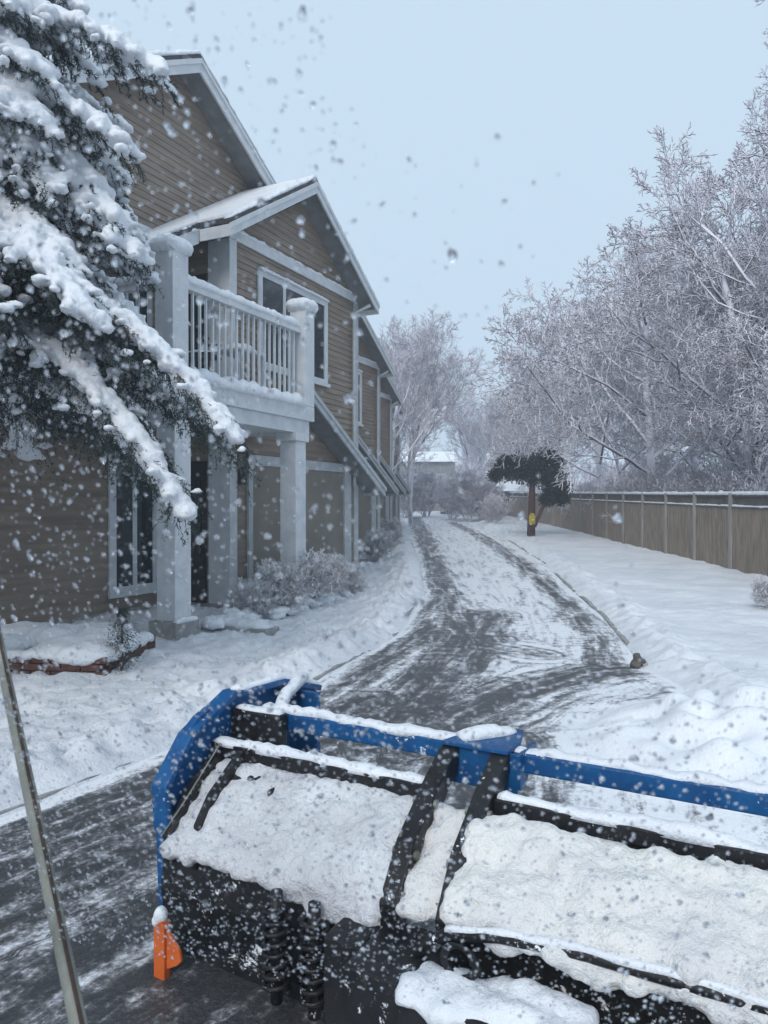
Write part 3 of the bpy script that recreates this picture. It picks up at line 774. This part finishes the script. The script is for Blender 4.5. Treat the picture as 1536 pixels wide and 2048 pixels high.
fence([(8.9, 13.2), (9.1, 17), (9.9, 37), (10.6, 58), (10.4,78)], 2.02, 'wooden_fence', 'long brown board fence with a snow topped lattice strip on the right')
fence([(.9, 80), (10.2, 79)], 1.35, 'wooden_fence', 'low far fence crossing the end of the lane', True, False)

# ------------------------------------------------------------------ needles
def needle_mesh(B, D, L, W, name, m_, parent, rg):
    """B base points, D dirs (n,3): thin blades"""
    B = np.asarray(B); D = np.asarray(D); n = len(B)
    D = D/(np.linalg.norm(D, axis=1)[:,None]+1e-9)
    rv = rg.normal(size=(n,3)); S = np.cross(D, rv); S /= np.linalg.norm(S, axis=1)[:,None]+1e-9
    L = np.asarray(L)[:,None]; W = np.asarray(W)[:,None]
    V = np.stack([B-S*W*.5, B+S*W*.5, B+D*L*.6+S*W*.45, B+D*L, B+D*L*.6-S*W*.45], 1).reshape(-1,3)
    F_ = np.arange(n*5).reshape(n,5)
    return np_mesh(name, V, F_, m_, parent)

# ------------------------------------------------------------------ near spruce
def spruce():
    rg = np.random.default_rng(5); r2 = random.Random(9)
    t = empty('spruce_tree', (-4.35, 7.0, 0))
    MB().tube([(0,0,-.2),(.02,0,2),(0,.02,5),(0,0,8),(0,0,10.9)], [.22,.19,.14,.08,.02], 10).build('trunk', M['bark'], t, smooth=True)
    twigs = MB(); BL = []; NB = []; ND = []; NL = []
    z = 3.25; wi = 0; BO = []
    while z < 10.6:
        fr = (10.8-z)/(10.8-3.2); nb = 7 if z < 8 else 5
        for b in range(nb):
            az = wi*.83+b*2*math.pi/nb+r2.uniform(-.25,.25)
            L = float(np.interp(z, [3.2,3.6,4.0,4.4,5,5.8,6.5,7.2,8.5,10.6], [2.75,2.95,2.8,2.5,2.4,2.3,1.8,1.5,1.0,.2]))*r2.uniform(.80,1.03)
            BO.append((z+r2.uniform(-.1,.1), az, L, r2.uniform(.42,.58), r2.uniform(-.12,.12)))
        z += .30*(.55+.45*fr)+.06; wi += 1
    BO += [(4.05,R(-14),3.4,.64,.02),(3.55,R(-19),3.0,.74,.03),(6.35,R(-13),2.62,.44,0),(5.65,R(-20),2.38,.46,.04),(4.35,R(-28),2.45,.56,-.03),(4.9,R(-12),2.3,.5,.05)]
    for (z, az, L, dr, cx_) in BO:
        if 1:
            hid = math.cos(az-R(-40)) < -.35
            dx, dy = math.cos(az), math.sin(az); z0 = z
            def bp(s_): return Vector((dx*L*s_*(1-.06*s_)-dy*cx_*L*s_*s_, dy*L*s_*(1-.06*s_)+dx*cx_*L*s_*s_, z0+.12*L*s_-dr*L*s_*s_))
            pts = [bp(i/10) for i in range(11)]
            twigs.tube(pts, [.035*(1-i/11)+.006 for i in range(11)], 5)
            ns = 9 if hid else max(8, int(L*7.5))
            for i in range(int(L*11)):
                s_ = .22+.8*i/(L*11); s_ = min(s_, 1)
                p = bp(s_); w = .095+.06*(1-s_); k = r2.uniform(.75,1.35)
                BL.append(((p.x, p.y, p.z+.03), (.12*k, w*1.15*k, w*.8*k), az))
            for j in range(ns):
                s_ = .2+.8*(j+.5)/ns; p = bp(s_); side = 1 if j % 2 else -1
                sl = (.62*(1-s_)**.6+.14)*min(1, L/2.2)*r2.uniform(.75,1.2)
                a2 = az+side*R(r2.uniform(38,62)); ex, ey = math.cos(a2), math.sin(a2); dp = r2.uniform(.35,.8)
                def sp_(q_): return Vector((p.x+ex*sl*q_, p.y+ey*sl*q_, p.z-.02-.15*sl*q_-dp*sl*q_*q_))
                sp5 = [sp_(i/4) for i in range(5)]
                twigs.tube(sp5, [.011,.009,.007,.005,.003], 3)
                nbz = max(3, int(sl/.085))
                for i in range(nbz):
                    q_ = (i+.6)/nbz; c = sp_(q_); k = r2.uniform(.7,1.35)*(1.1-.45*q_)
                    if r2.random() < (.05 if z > 4.2 or z < 3.5 else .5): continue
                    BL.append(((c.x, c.y, c.z+.035), (.135*k, .09*k, .055*k), a2))
                # needle sprays hanging from this side twig
                low = z < 4.3
                nt = int(sl/(.022 if low else .035)) if not hid else 5
                for i in range(nt):
                    q_ = (i+.5)/nt; c = sp_(q_)
                    hl = r2.uniform(.10,.24)*(1 if not hid else 1.3)*(1.9 if low else 1); o_ = r2.uniform(-1,1)
                    hd = Vector((ex*.35-ey*.75*o_+r2.uniform(-.2,.2), ey*.35+ex*.75*o_+r2.uniform(-.2,.2), -r2.uniform(.5,1.2))).normalized()
                    m_ = 34 if not hid else 14
                    ts = rg.random(m_); base = np.array(c[:])[None,:]+np.array(hd[:])[None,:]*(ts*hl)[:,None]
                    dd = np.array(hd[:])[None,:]*.8+rg.normal(size=(m_,3))*.55
                    NB.append(base); ND.append(dd); NL.append(rg.uniform(.022,.042,m_)*(1.3 if hid else 1))
    twigs.build('branches', M['bark'], t, fix=False)
    B = np.concatenate(NB); D = np.concatenate(ND); Ln = np.concatenate(NL)
    needle_mesh(B, D, Ln, Ln*.2, 'foliage', M['needle'], t, rg)
    vs, fs = blobs(BL); remesh(vs, fs, .022, 'snow', M['snow'], t, .022, 12, 6)
    print('spruce', len(B), len(BL))
    tag(t, 'big spruce in the left foreground, limbs bent down under thick snow', 'tree')
spruce()

def dark_conifer(name, loc, H, rad, label, seed, clumps, trunk, lean=(0,0), mat_='dneedle', snow=.3):
    rg = np.random.default_rng(seed); r2 = random.Random(seed); t = empty(name, loc)
    MB().tube([(0,0,-.2),(lean[0]*.4,lean[1]*.4,H*.4),(lean[0],lean[1],H*.85)], [trunk,trunk*.8,trunk*.3], 8).build('trunk', M['red'], t, smooth=True)
    NB = []; ND = []; BL = []
    for (cx_, cy_, cz_, rr) in clumps:
        n = int(1500*max(.5, rr))
        p = rg.normal(size=(n,3)); p /= np.linalg.norm(p, axis=1)[:,None]; u = rg.random(n)**.45*rg.uniform(.8,1.55,n)
        p = p*u[:,None]*np.array([rr*1.1, rr*1.1, rr*.85]); 
        NB.append(p+np.array([cx_,cy_,cz_])); ND.append(p/(rr+1e-6)+rg.normal(size=(n,3))*.6+np.array([0,0,-.1]))
        for k in range(int(8*snow*4)):
            a = r2.uniform(0,6.3); q_ = r2.random()**.5*rr*.85
            if r2.random() < .45: continue
            BL.append(((cx_+math.cos(a)*q_, cy_+math.sin(a)*q_, cz_+rr*.72*math.sqrt(max(0,1-(q_/rr)**2))), (rr*.16,rr*.13,rr*.06), a))
    B = np.concatenate(NB); D = np.concatenate(ND); sz_ = .11*H/4.5
    needle_mesh(B, D, rg.uniform(.6,1.4,len(B))*sz_, rg.uniform(.35,.6,len(B))*sz_, 'foliage', M[mat_], t, rg)
    if BL and snow > 0:
        vs, fs = blobs(BL); remesh(vs, fs, .03*max(.5,H/4.5), 'snow', M['snow'], t, .02, 8, 1)
    tag(t, label, 'tree'); return t
py_ = 34.0; pxX = (1062-768)/F*py_
pine = dark_conifer('pine_tree', (pxX, py_, gz(0,py_)), 4.6, 1, 'dark pine with a reddish trunk at the lane side before the fence', 3,
  [(-1.6,.1,2.85,.26),(-1.35,0,3.2,.3),(-1.15,.1,3.5,.26),(-1.05,-.1,3.0,.4),(-.7,.1,3.45,.42),(-.45,.2,2.95,.38),(-.2,-.1,3.3,.42),(.15,0,2.75,.42),(.3,.1,3.35,.42),(.65,-.1,3.65,.38),(.75,0,3.1,.46),(1.1,.1,2.75,.42),(.8,-.1,2.4,.38),(1.35,0,2.3,.40),(1.05,.1,1.95,.42),(.75,0,1.75,.28),(1.45,.1,1.8,.28),(1.15,0,3.45,.26)], .2, (.1,0), snow=.2)
MB().tube([(.15,0,.5),(.45,0,1.2),(.85,.05,2.0)], [.1,.09,.05], 6).build('limb', M['red'], pine)
g1 = MB().box(-.14,.14,-.06,.06,0,.42).box(-.09,.09,-.10,-.06,.42,.5); g1 = g1.build('marker_tag', M['yellow'], None, bevel=.02)
g1.location = (pxX, py_-.25, gz(0,py_)+.62); tag(g1, 'small yellow box strapped to the trunk of the dark pine', 'marker')
dark_conifer('evergreen_shrub', (pxX-.15, py_-.5, gz(0,py_)+.0), .8, 1, 'low dark evergreen shrub at the foot of the dark pine', 8,
  [(-.45,0,.35,.55),(.35,.1,.32,.5),(0,-.1,.5,.5)], .04, snow=.1)['category'] = 'shrub'
cxx, cyy = (243-768)/F*7.75, 7.75
dark_conifer('dwarf_conifer', (cxx, cyy, .05), .62, .2, 'small dark cone shaped conifer at the right end of the brick bed', 12,
  [(0,0,.12,.17),(.0,0,.25,.15),(.0,.0,.38,.12),(0,0,.5,.09),(0,0,.62,.06)], .02, mat_='needle', snow=.1)['category'] = 'shrub'
# big evergreen behind the right fence edge clump
# dark slush clod at kerb end and utility box
p = gpt(1275,1335)
vs, fs = blobs([((0,0,.06),(.05,.06,.09),0),((.03,.05,.03),(.09,.06,.05),.5),((-.03,-.04,.02),(.07,.06,.04),.9)], True)
o = remesh(vs, fs, .012, 'slush_clod', M['fence_dark'], None, .015, 20, 1); o.location = (p[0], p[1], gh(*p)+.02); tag(o, 'dark lump of frozen slush at the end of the right kerb', 'lump')
y = 70; x = (893-768)/F*y
u = empty('utility_box', (x, y, gz(0,y))); MB().box(-.55,.55,-.3,.3,0,.62).build('cabinet', M['needle'], u, bevel=.03)
MB().box(-.6,.6,-.34,.34,.62,.72).build('lid', M['trim_dim'], u, bevel=.02); tag(u, 'small dark green box by the far fence at the lane end', 'utility box')
# small ledge of snow covered step
st_ = empty('stone_step', (-1.98, 10.15, .0), PHI-R(90)+R(0))
MB().box(-.55,.55,-.16,.16,-.1,.15).build('slab', M['conc'], st_, bevel=.02)
snow_strip([(-.5,0,.145),(.5,0,.145)], .3, .1, 'snow_cap', st_, .05, 31); tag(st_, 'low stone ledge under snow right of the first column', 'step')

# ------------------------------------------------------------------ snow plow
TH = R(29); ax_ = Vector((math.cos(TH), -math.sin(TH), 0)); bx_v = Vector((math.sin(TH), math.cos(TH), 0))
plow = empty('snow_plow', (-.855, 2.99, 0), -TH)       # local x along blade, y away from camera
tag(plow, 'snow plow blade with blue rail and black ribs, loaded with snow, filling the foreground', 'snow plow')
SEG = ((-.04, 1.02), (1.28, 2.45))
for (s0, s1) in SEG:
    mb = MB(); prof = [(.0,.04),(-.03,.25),(.0,.46),(.10,.56),(.2,.66),(.30,.70),(.33,.69),(.23,.62),(.13,.5),(.04,.42),(.03,.25),(.06,.04)]
    mb.prism(prof, 'x', s0, s1); mb.build('moldboard', M['rubber'], plow)
    MB().box(s0-.01, s1+.01, .27, .33, .70, .76).build('top_bar', M['black'], plow, bevel=.006)
    snow_strip([(s0, .30, .757), (s1-.02, .30, .757)], .06, .026, 'snow_cap', plow, .025, 41+s0, M['snow'], .6)
    for k in ([.12, .0] if s0 < 0 else [2.0]):
        rp = [(-.02,.36),(-.04,.47),(.08,.62),(.27,.745),(.30,.70),(.10,.55),(.01,.44)]
        MB().prism(rp, 'x', k-.012, k+.022).build('rib', M['black'], plow)
# cutting edge
MB().box(-.05, 2.46, -.02, .02, .0, .06).build('cutting_edge', M['black'], plow)
# end plate in blue: arched side profile
prof = [(.0,.10),(-.015,.48),(-.03,.66),(.12,.83),(.20,.885),(.40,.95),(.78,.93),(1.10,.83),(1.10,.30),(.95,.10)]
MB().prism(prof, 'x', -.085, -.045).build('end_plate', M['blue'], plow, bevel=.006)
hole = []
# inward flange following the arch
def flange(pts, x0, x1, th, m_, name):
    mb = MB()
    out_ = [(p[0], p[1]) for p in pts]; inn = []
    for i, p in enumerate(pts):
        a = pts[max(i-1,0)]; b = pts[min(i+1,len(pts)-1)]; dx, dy = b[0]-a[0], b[1]-a[1]; l = math.hypot(dx,dy); inn.append((p[0]+dy/l*th, p[1]-dx/l*th))
    mb.prism(out_+inn[::-1], 'x', x0, x1); return mb.build(name, m_, plow, bevel=.004)
flange([(-.02,.46),(-.034,.66),(.12,.835),(.40,.955),(.78,.935),(1.10,.835)], -.09, -.01, .03, M['blue'], 'edge_flange')
snow_strip([(-.04,.42,.955),(-.04,.76,.935),(-.04,1.08,.84)], .05, .025, 'snow_cap', plow, .03, 43, amp=.5)
# black box on the plate
MB().box(-.04, .225, .40, .47, .66, .875).build('bracket', M['black'], plow, bevel=.008)
snow_strip([(-.03,.435,.873),(.22,.435,.873)], .05, .022, 'snow_cap', plow, .03, 44, amp=.5)
# blue rail
mb = MB(); mb.box(.05, 1.06, .48, .55, .79, .865); mb.build('rail', M['blue'], plow, bevel=.008)
mb = MB(); mb.box(1.22, 2.46, .48, .55, .79, .865); mb.build('rail', M['blue'], plow, bevel=.008)
snow_strip([(.06,.515,.863),(1.05,.515,.863)], .06, .028, 'snow_cap', plow, .025, 45, M['snow'], .6)
snow_strip([(1.24,.515,.863),(2.45,.515,.863)], .06, .022, 'snow_cap', plow, .025, 46, M['snow'], .7)
MB().tube([(-.04,.95,.90),(.02,.72,.86),(.10,.54,.80)], .018, 6).build('brace', M['blue'], plow)
snow_strip([(-.02,.95,.915),(.03,.72,.875),(.10,.55,.815)], .06, .03, 'snow_cap', plow, .03, 47, amp=.4)
for x_ in (.02,): MB().box(-.05, .10, .485, .545, .60, .86).build('rail_mount', M['blue'], plow, bevel=.006)
# outer plate standing beyond rail
MB().box(-.04, .12, .86, .89, .35, .86).build('side_panel', M['blue'], plow, bevel=.004)
# centre hinge
for k, wd in ((1.03, .035), (1.235, .035)):
    rp = [(-.05,.30),(-.07,.48),(.05,.64),(.30,.80),(.44,.87),(.50,.86),(.46,.80),(.34,.72),(.12,.54),(.0,.40)]
    MB().prism(rp, 'x', k-wd, k+wd).build('hinge_plate', M['black'], plow, bevel=.006)
    for z_, d_ in ((.72,.22),(.60,.06),(.50,-.03)):
        MB().tube([(k-wd-.012,d_,z_),(k+wd+.012,d_,z_)], .016, 6).build('bolt', M['steel'], plow)
mb = MB(); mb.prism([(1.0,.42),(1.27,.42),(1.28,.54),(1.24,.70),(1.18,.71),(1.04,.56)], 'z', .868, .885); mb.build('gusset', M['blue'], plow, bevel=.003)
mb = MB(); mb.prism([(.42,.87),(.62,.87),(.5,.74),(.44,.74)], 'x', 1.30, 1.315); mb.build('gusset', M['blue'], plow)
mb = MB(); mb.prism([(.98,.72),(1.3,.72),(1.3,.868),(1.02,.868)], 'y', .445, .46); mb.build('hinge_cover', M['blue'], plow, bevel=.004)
snow_strip([(1.05,.48,.883),(1.13,.56,.883),(1.20,.67,.883)], .09, .035, 'snow_cap', plow, .025, 48, amp=.5)
# snow packed behind the blade
def heap(name, fn, x0, x1, m_, seed, voxel=.014, amp=.012, rmin=.03, rmax=.07, n=400):
    r2 = random.Random(seed); L = []
    for i in range(n):
        x = r2.uniform(x0, x1); d = r2.random(); c = fn(x, d)
        if c is None: continue
        r_ = r2.uniform(rmin, rmax); L.append(((x, c[0], c[1]), (r_*1.3, r_, r_*.8), r2.uniform(0,3)))
    vs, fs = blobs(L, True); return remesh(vs, fs, voxel, name, m_, plow, amp, 14, 2)
def left_fn(x, d):
    k = max(0, min(1, (x-.35)/.6))      # fuller toward the hinge
    pts = [(.30,.665),(.2,.60-.0*k),(.10,.53),(.0,.455),(-.03,.43-.09*k+.05*nz(x,0,2,6))]
    f = d*4; i = min(3, int(f)); f -= i; y0 = pts[i][0]*(1-f)+pts[i+1][0]*f; z0 = pts[i][1]*(1-f)+pts[i+1][1]*f
    lift = .02+.075*k*math.sin(min(1,d*1.1)*math.pi)**.8 + .02*nz(x, d, 3, 5)
    if d > .93 and nz(x, 0, 9, 7) < -.05: return None
    return (y0-lift*.25, z0+lift*.4)
heap('packed_snow', left_fn, .04, .98, M['snow_thin'], 5, n=1900, rmin=.018, rmax=.055, voxel=.011, amp=.016)
def right_fn(x, d):
    pts = [(.24,.66),(.16,.63),(.06,.58),(-.05,.54),(-.08,.485+.05*nz(x,0,2,5))]
    f = d*4; i = min(3, int(f)); f -= i; y0 = pts[i][0]*(1-f)+pts[i+1][0]*f; z0 = pts[i][1]*(1-f)+pts[i+1][1]*f
    if d > .9 and x < 1.6 and nz(x, 0, 19, 6) < .15: return None
    lift = .03+.03*nz(x, d, 13, 4)
    return (y0-lift, z0+lift)
heap('packed_snow', right_fn, 1.29, 2.45, M['snow_warm'], 6, n=1700, rmin=.02, rmax=.065, voxel=.012, amp=.018)
def mid_fn(x, d):
    return (.26-.30*d, .67-.20*d+.02*nz(x,d,1,6))
heap('packed_snow', mid_fn, 1.08, 1.19, M['snow_warm'], 8, n=120, rmin=.025, rmax=.05)
# ledge snow in front of the right bar
# lower hoses and pushing frame toward the truck
mb = MB(); mb.tube([(1.10,-.10,.22),(1.17,-.15,.40),(1.28,-.16,.50),(1.45,-.16,.54),(1.7,-.15,.555),(2.14,-.14,.55),(2.5,-.12,.55)], .018, 8); hs = mb.build('hose', M['rubber'], plow, smooth=True)
snow_strip([(1.28,-.16,.515),(1.45,-.16,.555),(1.7,-.15,.57),(2.14,-.14,.565),(2.5,-.12,.565)], .026, .012, 'snow_cap', plow, .02, 50, amp=.6)
mb = MB(); mb.box(1.2, 2.4, -.34, -.17, .16, .40); mb.box(1.5,1.62,-.9,-.22,.08,.2); mb.box(1.0,1.3,-.30,.0,.08,.40); mb.box(.86,1.0,-.2,.02,.08,.40)
mb.build('push_frame', M['black'], plow, bevel=.01)
for sx in (.62, .78):
    pts = []
    for i in range(8*12+1):
        a = i/12*2*math.pi; pts.append((sx+.045*math.cos(a), -.13+.045*math.sin(a), .10+.30*i/96))
    MB().tube(pts, .009, 5).build('spring', M['black'], plow, smooth=True)
    MB().tube([(sx,-.13,.06),(sx,-.13,.45)], .022, 8).build('spring_rod', M['rubber'], plow, smooth=True)
def low_fn(x, d): return (-.17-.15*d, .385+.04*nz(x, d, 3, 7))
heap('packed_snow', low_fn, 1.24, 1.72, M['snow'], 11, n=260, rmin=.02, rmax=.05)
# coiled hose fitting
pts = [(1.34+.05*math.cos(a)+.006*a*.2, -.22, .47+.045*math.sin(a)) for a in [i*.3 for i in range(64)]]
MB().tube(pts, .007, 5).build('hose_coil', M['rubber'], plow, smooth=True)
# orange edge guard
og = MB(); og.prism([(.07,.0),(.07,.225),(.10,.235),(.125,.20),(.125,.0)],'y',-.175,-.14); og.prism([(.126,.04),(.126,.195),(.19,.13),(.20,.09),(.18,.07)],'y',-.165,-.15)
og = og.build('edge_guard', M['orange'], plow, bevel=.004)
vs, fs = blobs([((.09,-.155,.235),(.03,.03,.035),0),((.075,-.165,.21),(.018,.02,.025),0)], True); remesh(vs, fs, .008, 'snow_cap', M['snow'], plow, .004, 20)
# wire along left edge
MB().tube([(-.02,-.045,.47),(.02,.06,.60),(.02,.26,.765)], .004, 5).build('cable', M['steel'], plow)

# ------------------------------------------------------------------ metal rod by the cab
a = Vector((-.372+.0, .9, 1.155)); b = Vector((-.80, 1.5, 1.60)); d = (b-a)
rod = MB().tube([a-d*.35, a, b, b+d*.4], .0105, 12).build('metal_rod', M['steel'], None, smooth=True)
side = d.cross(Vector((0,1,0))).normalized()*.0075
s2 = Vector((.0068, -.0068, .003))
MB().tube([a-d*.34+s2, b+d*.39+s2], .0042, 6).build('rubber_seam', M['rust'], rod)
tag(rod, 'slanting dull grey metal rod with a rusty seam at the left edge', 'rod')

# ------------------------------------------------------------------ water drops on the truck's window
def drops():
    rg = random.Random(31); n1_ = 12; rings = 3
    c = Vector((.02, .44, 1.80)); rz = R(-14)
    ex = Vector((math.cos(rz), math.sin(rz), 0)); up_ = Vector((0, -.40, .917)); up_ = Matrix.Rotation(rz, 3, 'Z') @ up_
    nrm = up_.cross(ex).normalized()
    if nrm.y < 0: nrm = -nrm
    vs = []; fs = []; cnt = 0; tries = 0
    def add(u, v, r, el, an, hh):
        nonlocal cnt
        b = len(vs); o = c+ex*u+up_*v
        ca, sa = math.cos(an), math.sin(an)
        ph = rg.uniform(0,6)
        for i in range(rings+1):
            t = i/rings*math.pi/2
            if i == rings:
                vs.append(o+nrm*r*hh); break
            for k in range(n1_):
                a = 2*math.pi*k/n1_; w = 1+.17*math.sin(2*a+ph)+.11*math.sin(3*a+ph*2)+.07*math.sin(5*a-ph)
                x = math.cos(t)*r*math.cos(a)*w; y = math.cos(t)*r*el*math.sin(a)*w
                vs.append(o+ex*(x*ca-y*sa)+up_*(x*sa+y*ca)+nrm*math.sin(t)*r*hh)
        for i in range(rings-1):
            for k in range(n1_):
                k2 = (k+1) % n1_; fs.append((b+i*n1_+k, b+i*n1_+k2, b+(i+1)*n1_+k2, b+(i+1)*n1_+k))
        top = b+rings*n1_
        for k in range(n1_): fs.append((b+(rings-1)*n1_+k, b+(rings-1)*n1_+(k+1) % n1_, top))
        fs.append(tuple(b+k for k in range(n1_))[::-1]); cnt += 1
    for _ in range(34000):
        u = rg.uniform(-.42,.42); v = rg.uniform(-.46,.46)
        # wiped zone: fewer drops up and to the right
        dens = .62 + (.35 if u < -.02 else 0) - .9*math.exp(-(((u-.11)/.15)**2+((v-.20)/.19)**2)) + .5*nz(u, v, 4, 9) + (.35 if v < -.12 else 0) - (.25 if u > .05 and -.1 < v < .1 else 0)
        if rg.random() > dens*.62: continue
        r = min(.0026, .00052*math.exp(rg.gauss(.15,.55)))
        el = rg.uniform(1.0,1.35)
        add(u, v, r, el, rg.uniform(-.5,.1), rg.uniform(.22,.42))
        if rg.random() < .35:
            for _k in range(rg.randint(1, 2)):
                a = rg.uniform(0, 6.28); add(u+math.cos(a)*r*1.05, v+math.sin(a)*r*1.2, r*rg.uniform(.3,.75), rg.uniform(1,1.6), rg.uniform(-.6,.6), rg.uniform(.2,.4))
    return vs, fs, cnt
vs, fs, cnt = drops(); print('drops', cnt)
m = bpy.data.materials.new('water drop'); m.use_nodes = True; t = m.node_tree; t.nodes.clear()
gl = t.nodes.new('ShaderNodeBsdfGlass'); gl.inputs['IOR'].default_value = 1.33; gl.inputs['Roughness'].default_value = .12
gl.inputs['Color'].default_value = (.97,.98,1,1)
ou = t.nodes.new('ShaderNodeOutputMaterial'); t.links.new(gl.outputs[0], ou.inputs[0])
mb = MB(); mb.add(vs, fs); o = mb.build('water_drops', m, None, smooth=True)
tag(o, 'beads of melted snow scattered over the truck window', 'water drops', None, 'stuff')

# ------------------------------------------------------------------ haze
HZ = .003
mb = MB().box(-70, 90, -12, 135, -1.5, 26); o = mb.build('haze', M['snow'], None)
m = bpy.data.materials.new('haze air'); m.use_nodes = True; t = m.node_tree; t.nodes.clear()
pv = t.nodes.new('ShaderNodeVolumePrincipled'); pv.inputs['Color'].default_value = (.86,.92,1,1); pv.inputs['Density'].default_value = HZ; pv.inputs['Anisotropy'].default_value = .2
ou = t.nodes.new('ShaderNodeOutputMaterial'); t.links.new(pv.outputs[0], ou.inputs['Volume'])
o.data.materials.clear(); o.data.materials.append(m); tag(o, 'thin cold haze of falling snow over the lane', 'haze', None, 'stuff')

# ------------------------------------------------------------------ light, sky, camera
w = bpy.data.worlds.new('World'); sc.world = w; w.use_nodes = True; t = w.node_tree; t.nodes.clear()
sky = t.nodes.new('ShaderNodeTexSky'); sky.sky_type = 'NISHITA'; sky.sun_disc = False
sky.sun_elevation = R(38); sky.sun_rotation = R(200); sky.dust_density = 3; sky.air_density = 1
b1 = t.nodes.new('ShaderNodeBackground'); b1.inputs[1].default_value = .05; t.links.new(sky.outputs[0], b1.inputs[0])
b2 = t.nodes.new('ShaderNodeBackground'); b2.inputs[0].default_value = (.52,.65,.775,1); b2.inputs[1].default_value = 1.0
mx = t.nodes.new('ShaderNodeMixShader'); mx.inputs[0].default_value = .92
ou = t.nodes.new('ShaderNodeOutputWorld'); t.links.new(b1.outputs[0], mx.inputs[1]); t.links.new(b2.outputs[0], mx.inputs[2]); t.links.new(mx.outputs[0], ou.inputs[0])
sun = bpy.data.lights.new('sun', 'SUN'); sun.energy = 1.6; sun.angle = R(25); sun.color = (1,.96,.92)
so = bpy.data.objects.new('sun', sun); COL.objects.link(so); so.rotation_euler = (R(52), 0, R(-20))
cam = bpy.data.cameras.new('camera'); co = bpy.data.objects.new('camera', cam); COL.objects.link(co)
co.location = (0, 0, EYE); co.rotation_euler = (R(90)-math.atan(14/F), 0, 0)
cam.sensor_fit = 'VERTICAL'; cam.sensor_height = 24; cam.lens = 24*F/2048
cam.clip_start = .05; cam.clip_end = 3000
cam.dof.use_dof = True; cam.dof.focus_distance = 4.0; cam.dof.aperture_fstop = (cam.lens/1000)/.0026
sc.camera = co
sc.view_settings.view_transform = 'Standard'; sc.view_settings.look = 'None'; sc.view_settings.exposure = .32; sc.view_settings.gamma = 1
sc.cycles.volume_step_rate = 4; sc.cycles.volume_bounces = 1; sc.cycles.transmission_bounces = 8; sc.cycles.max_bounces = 8
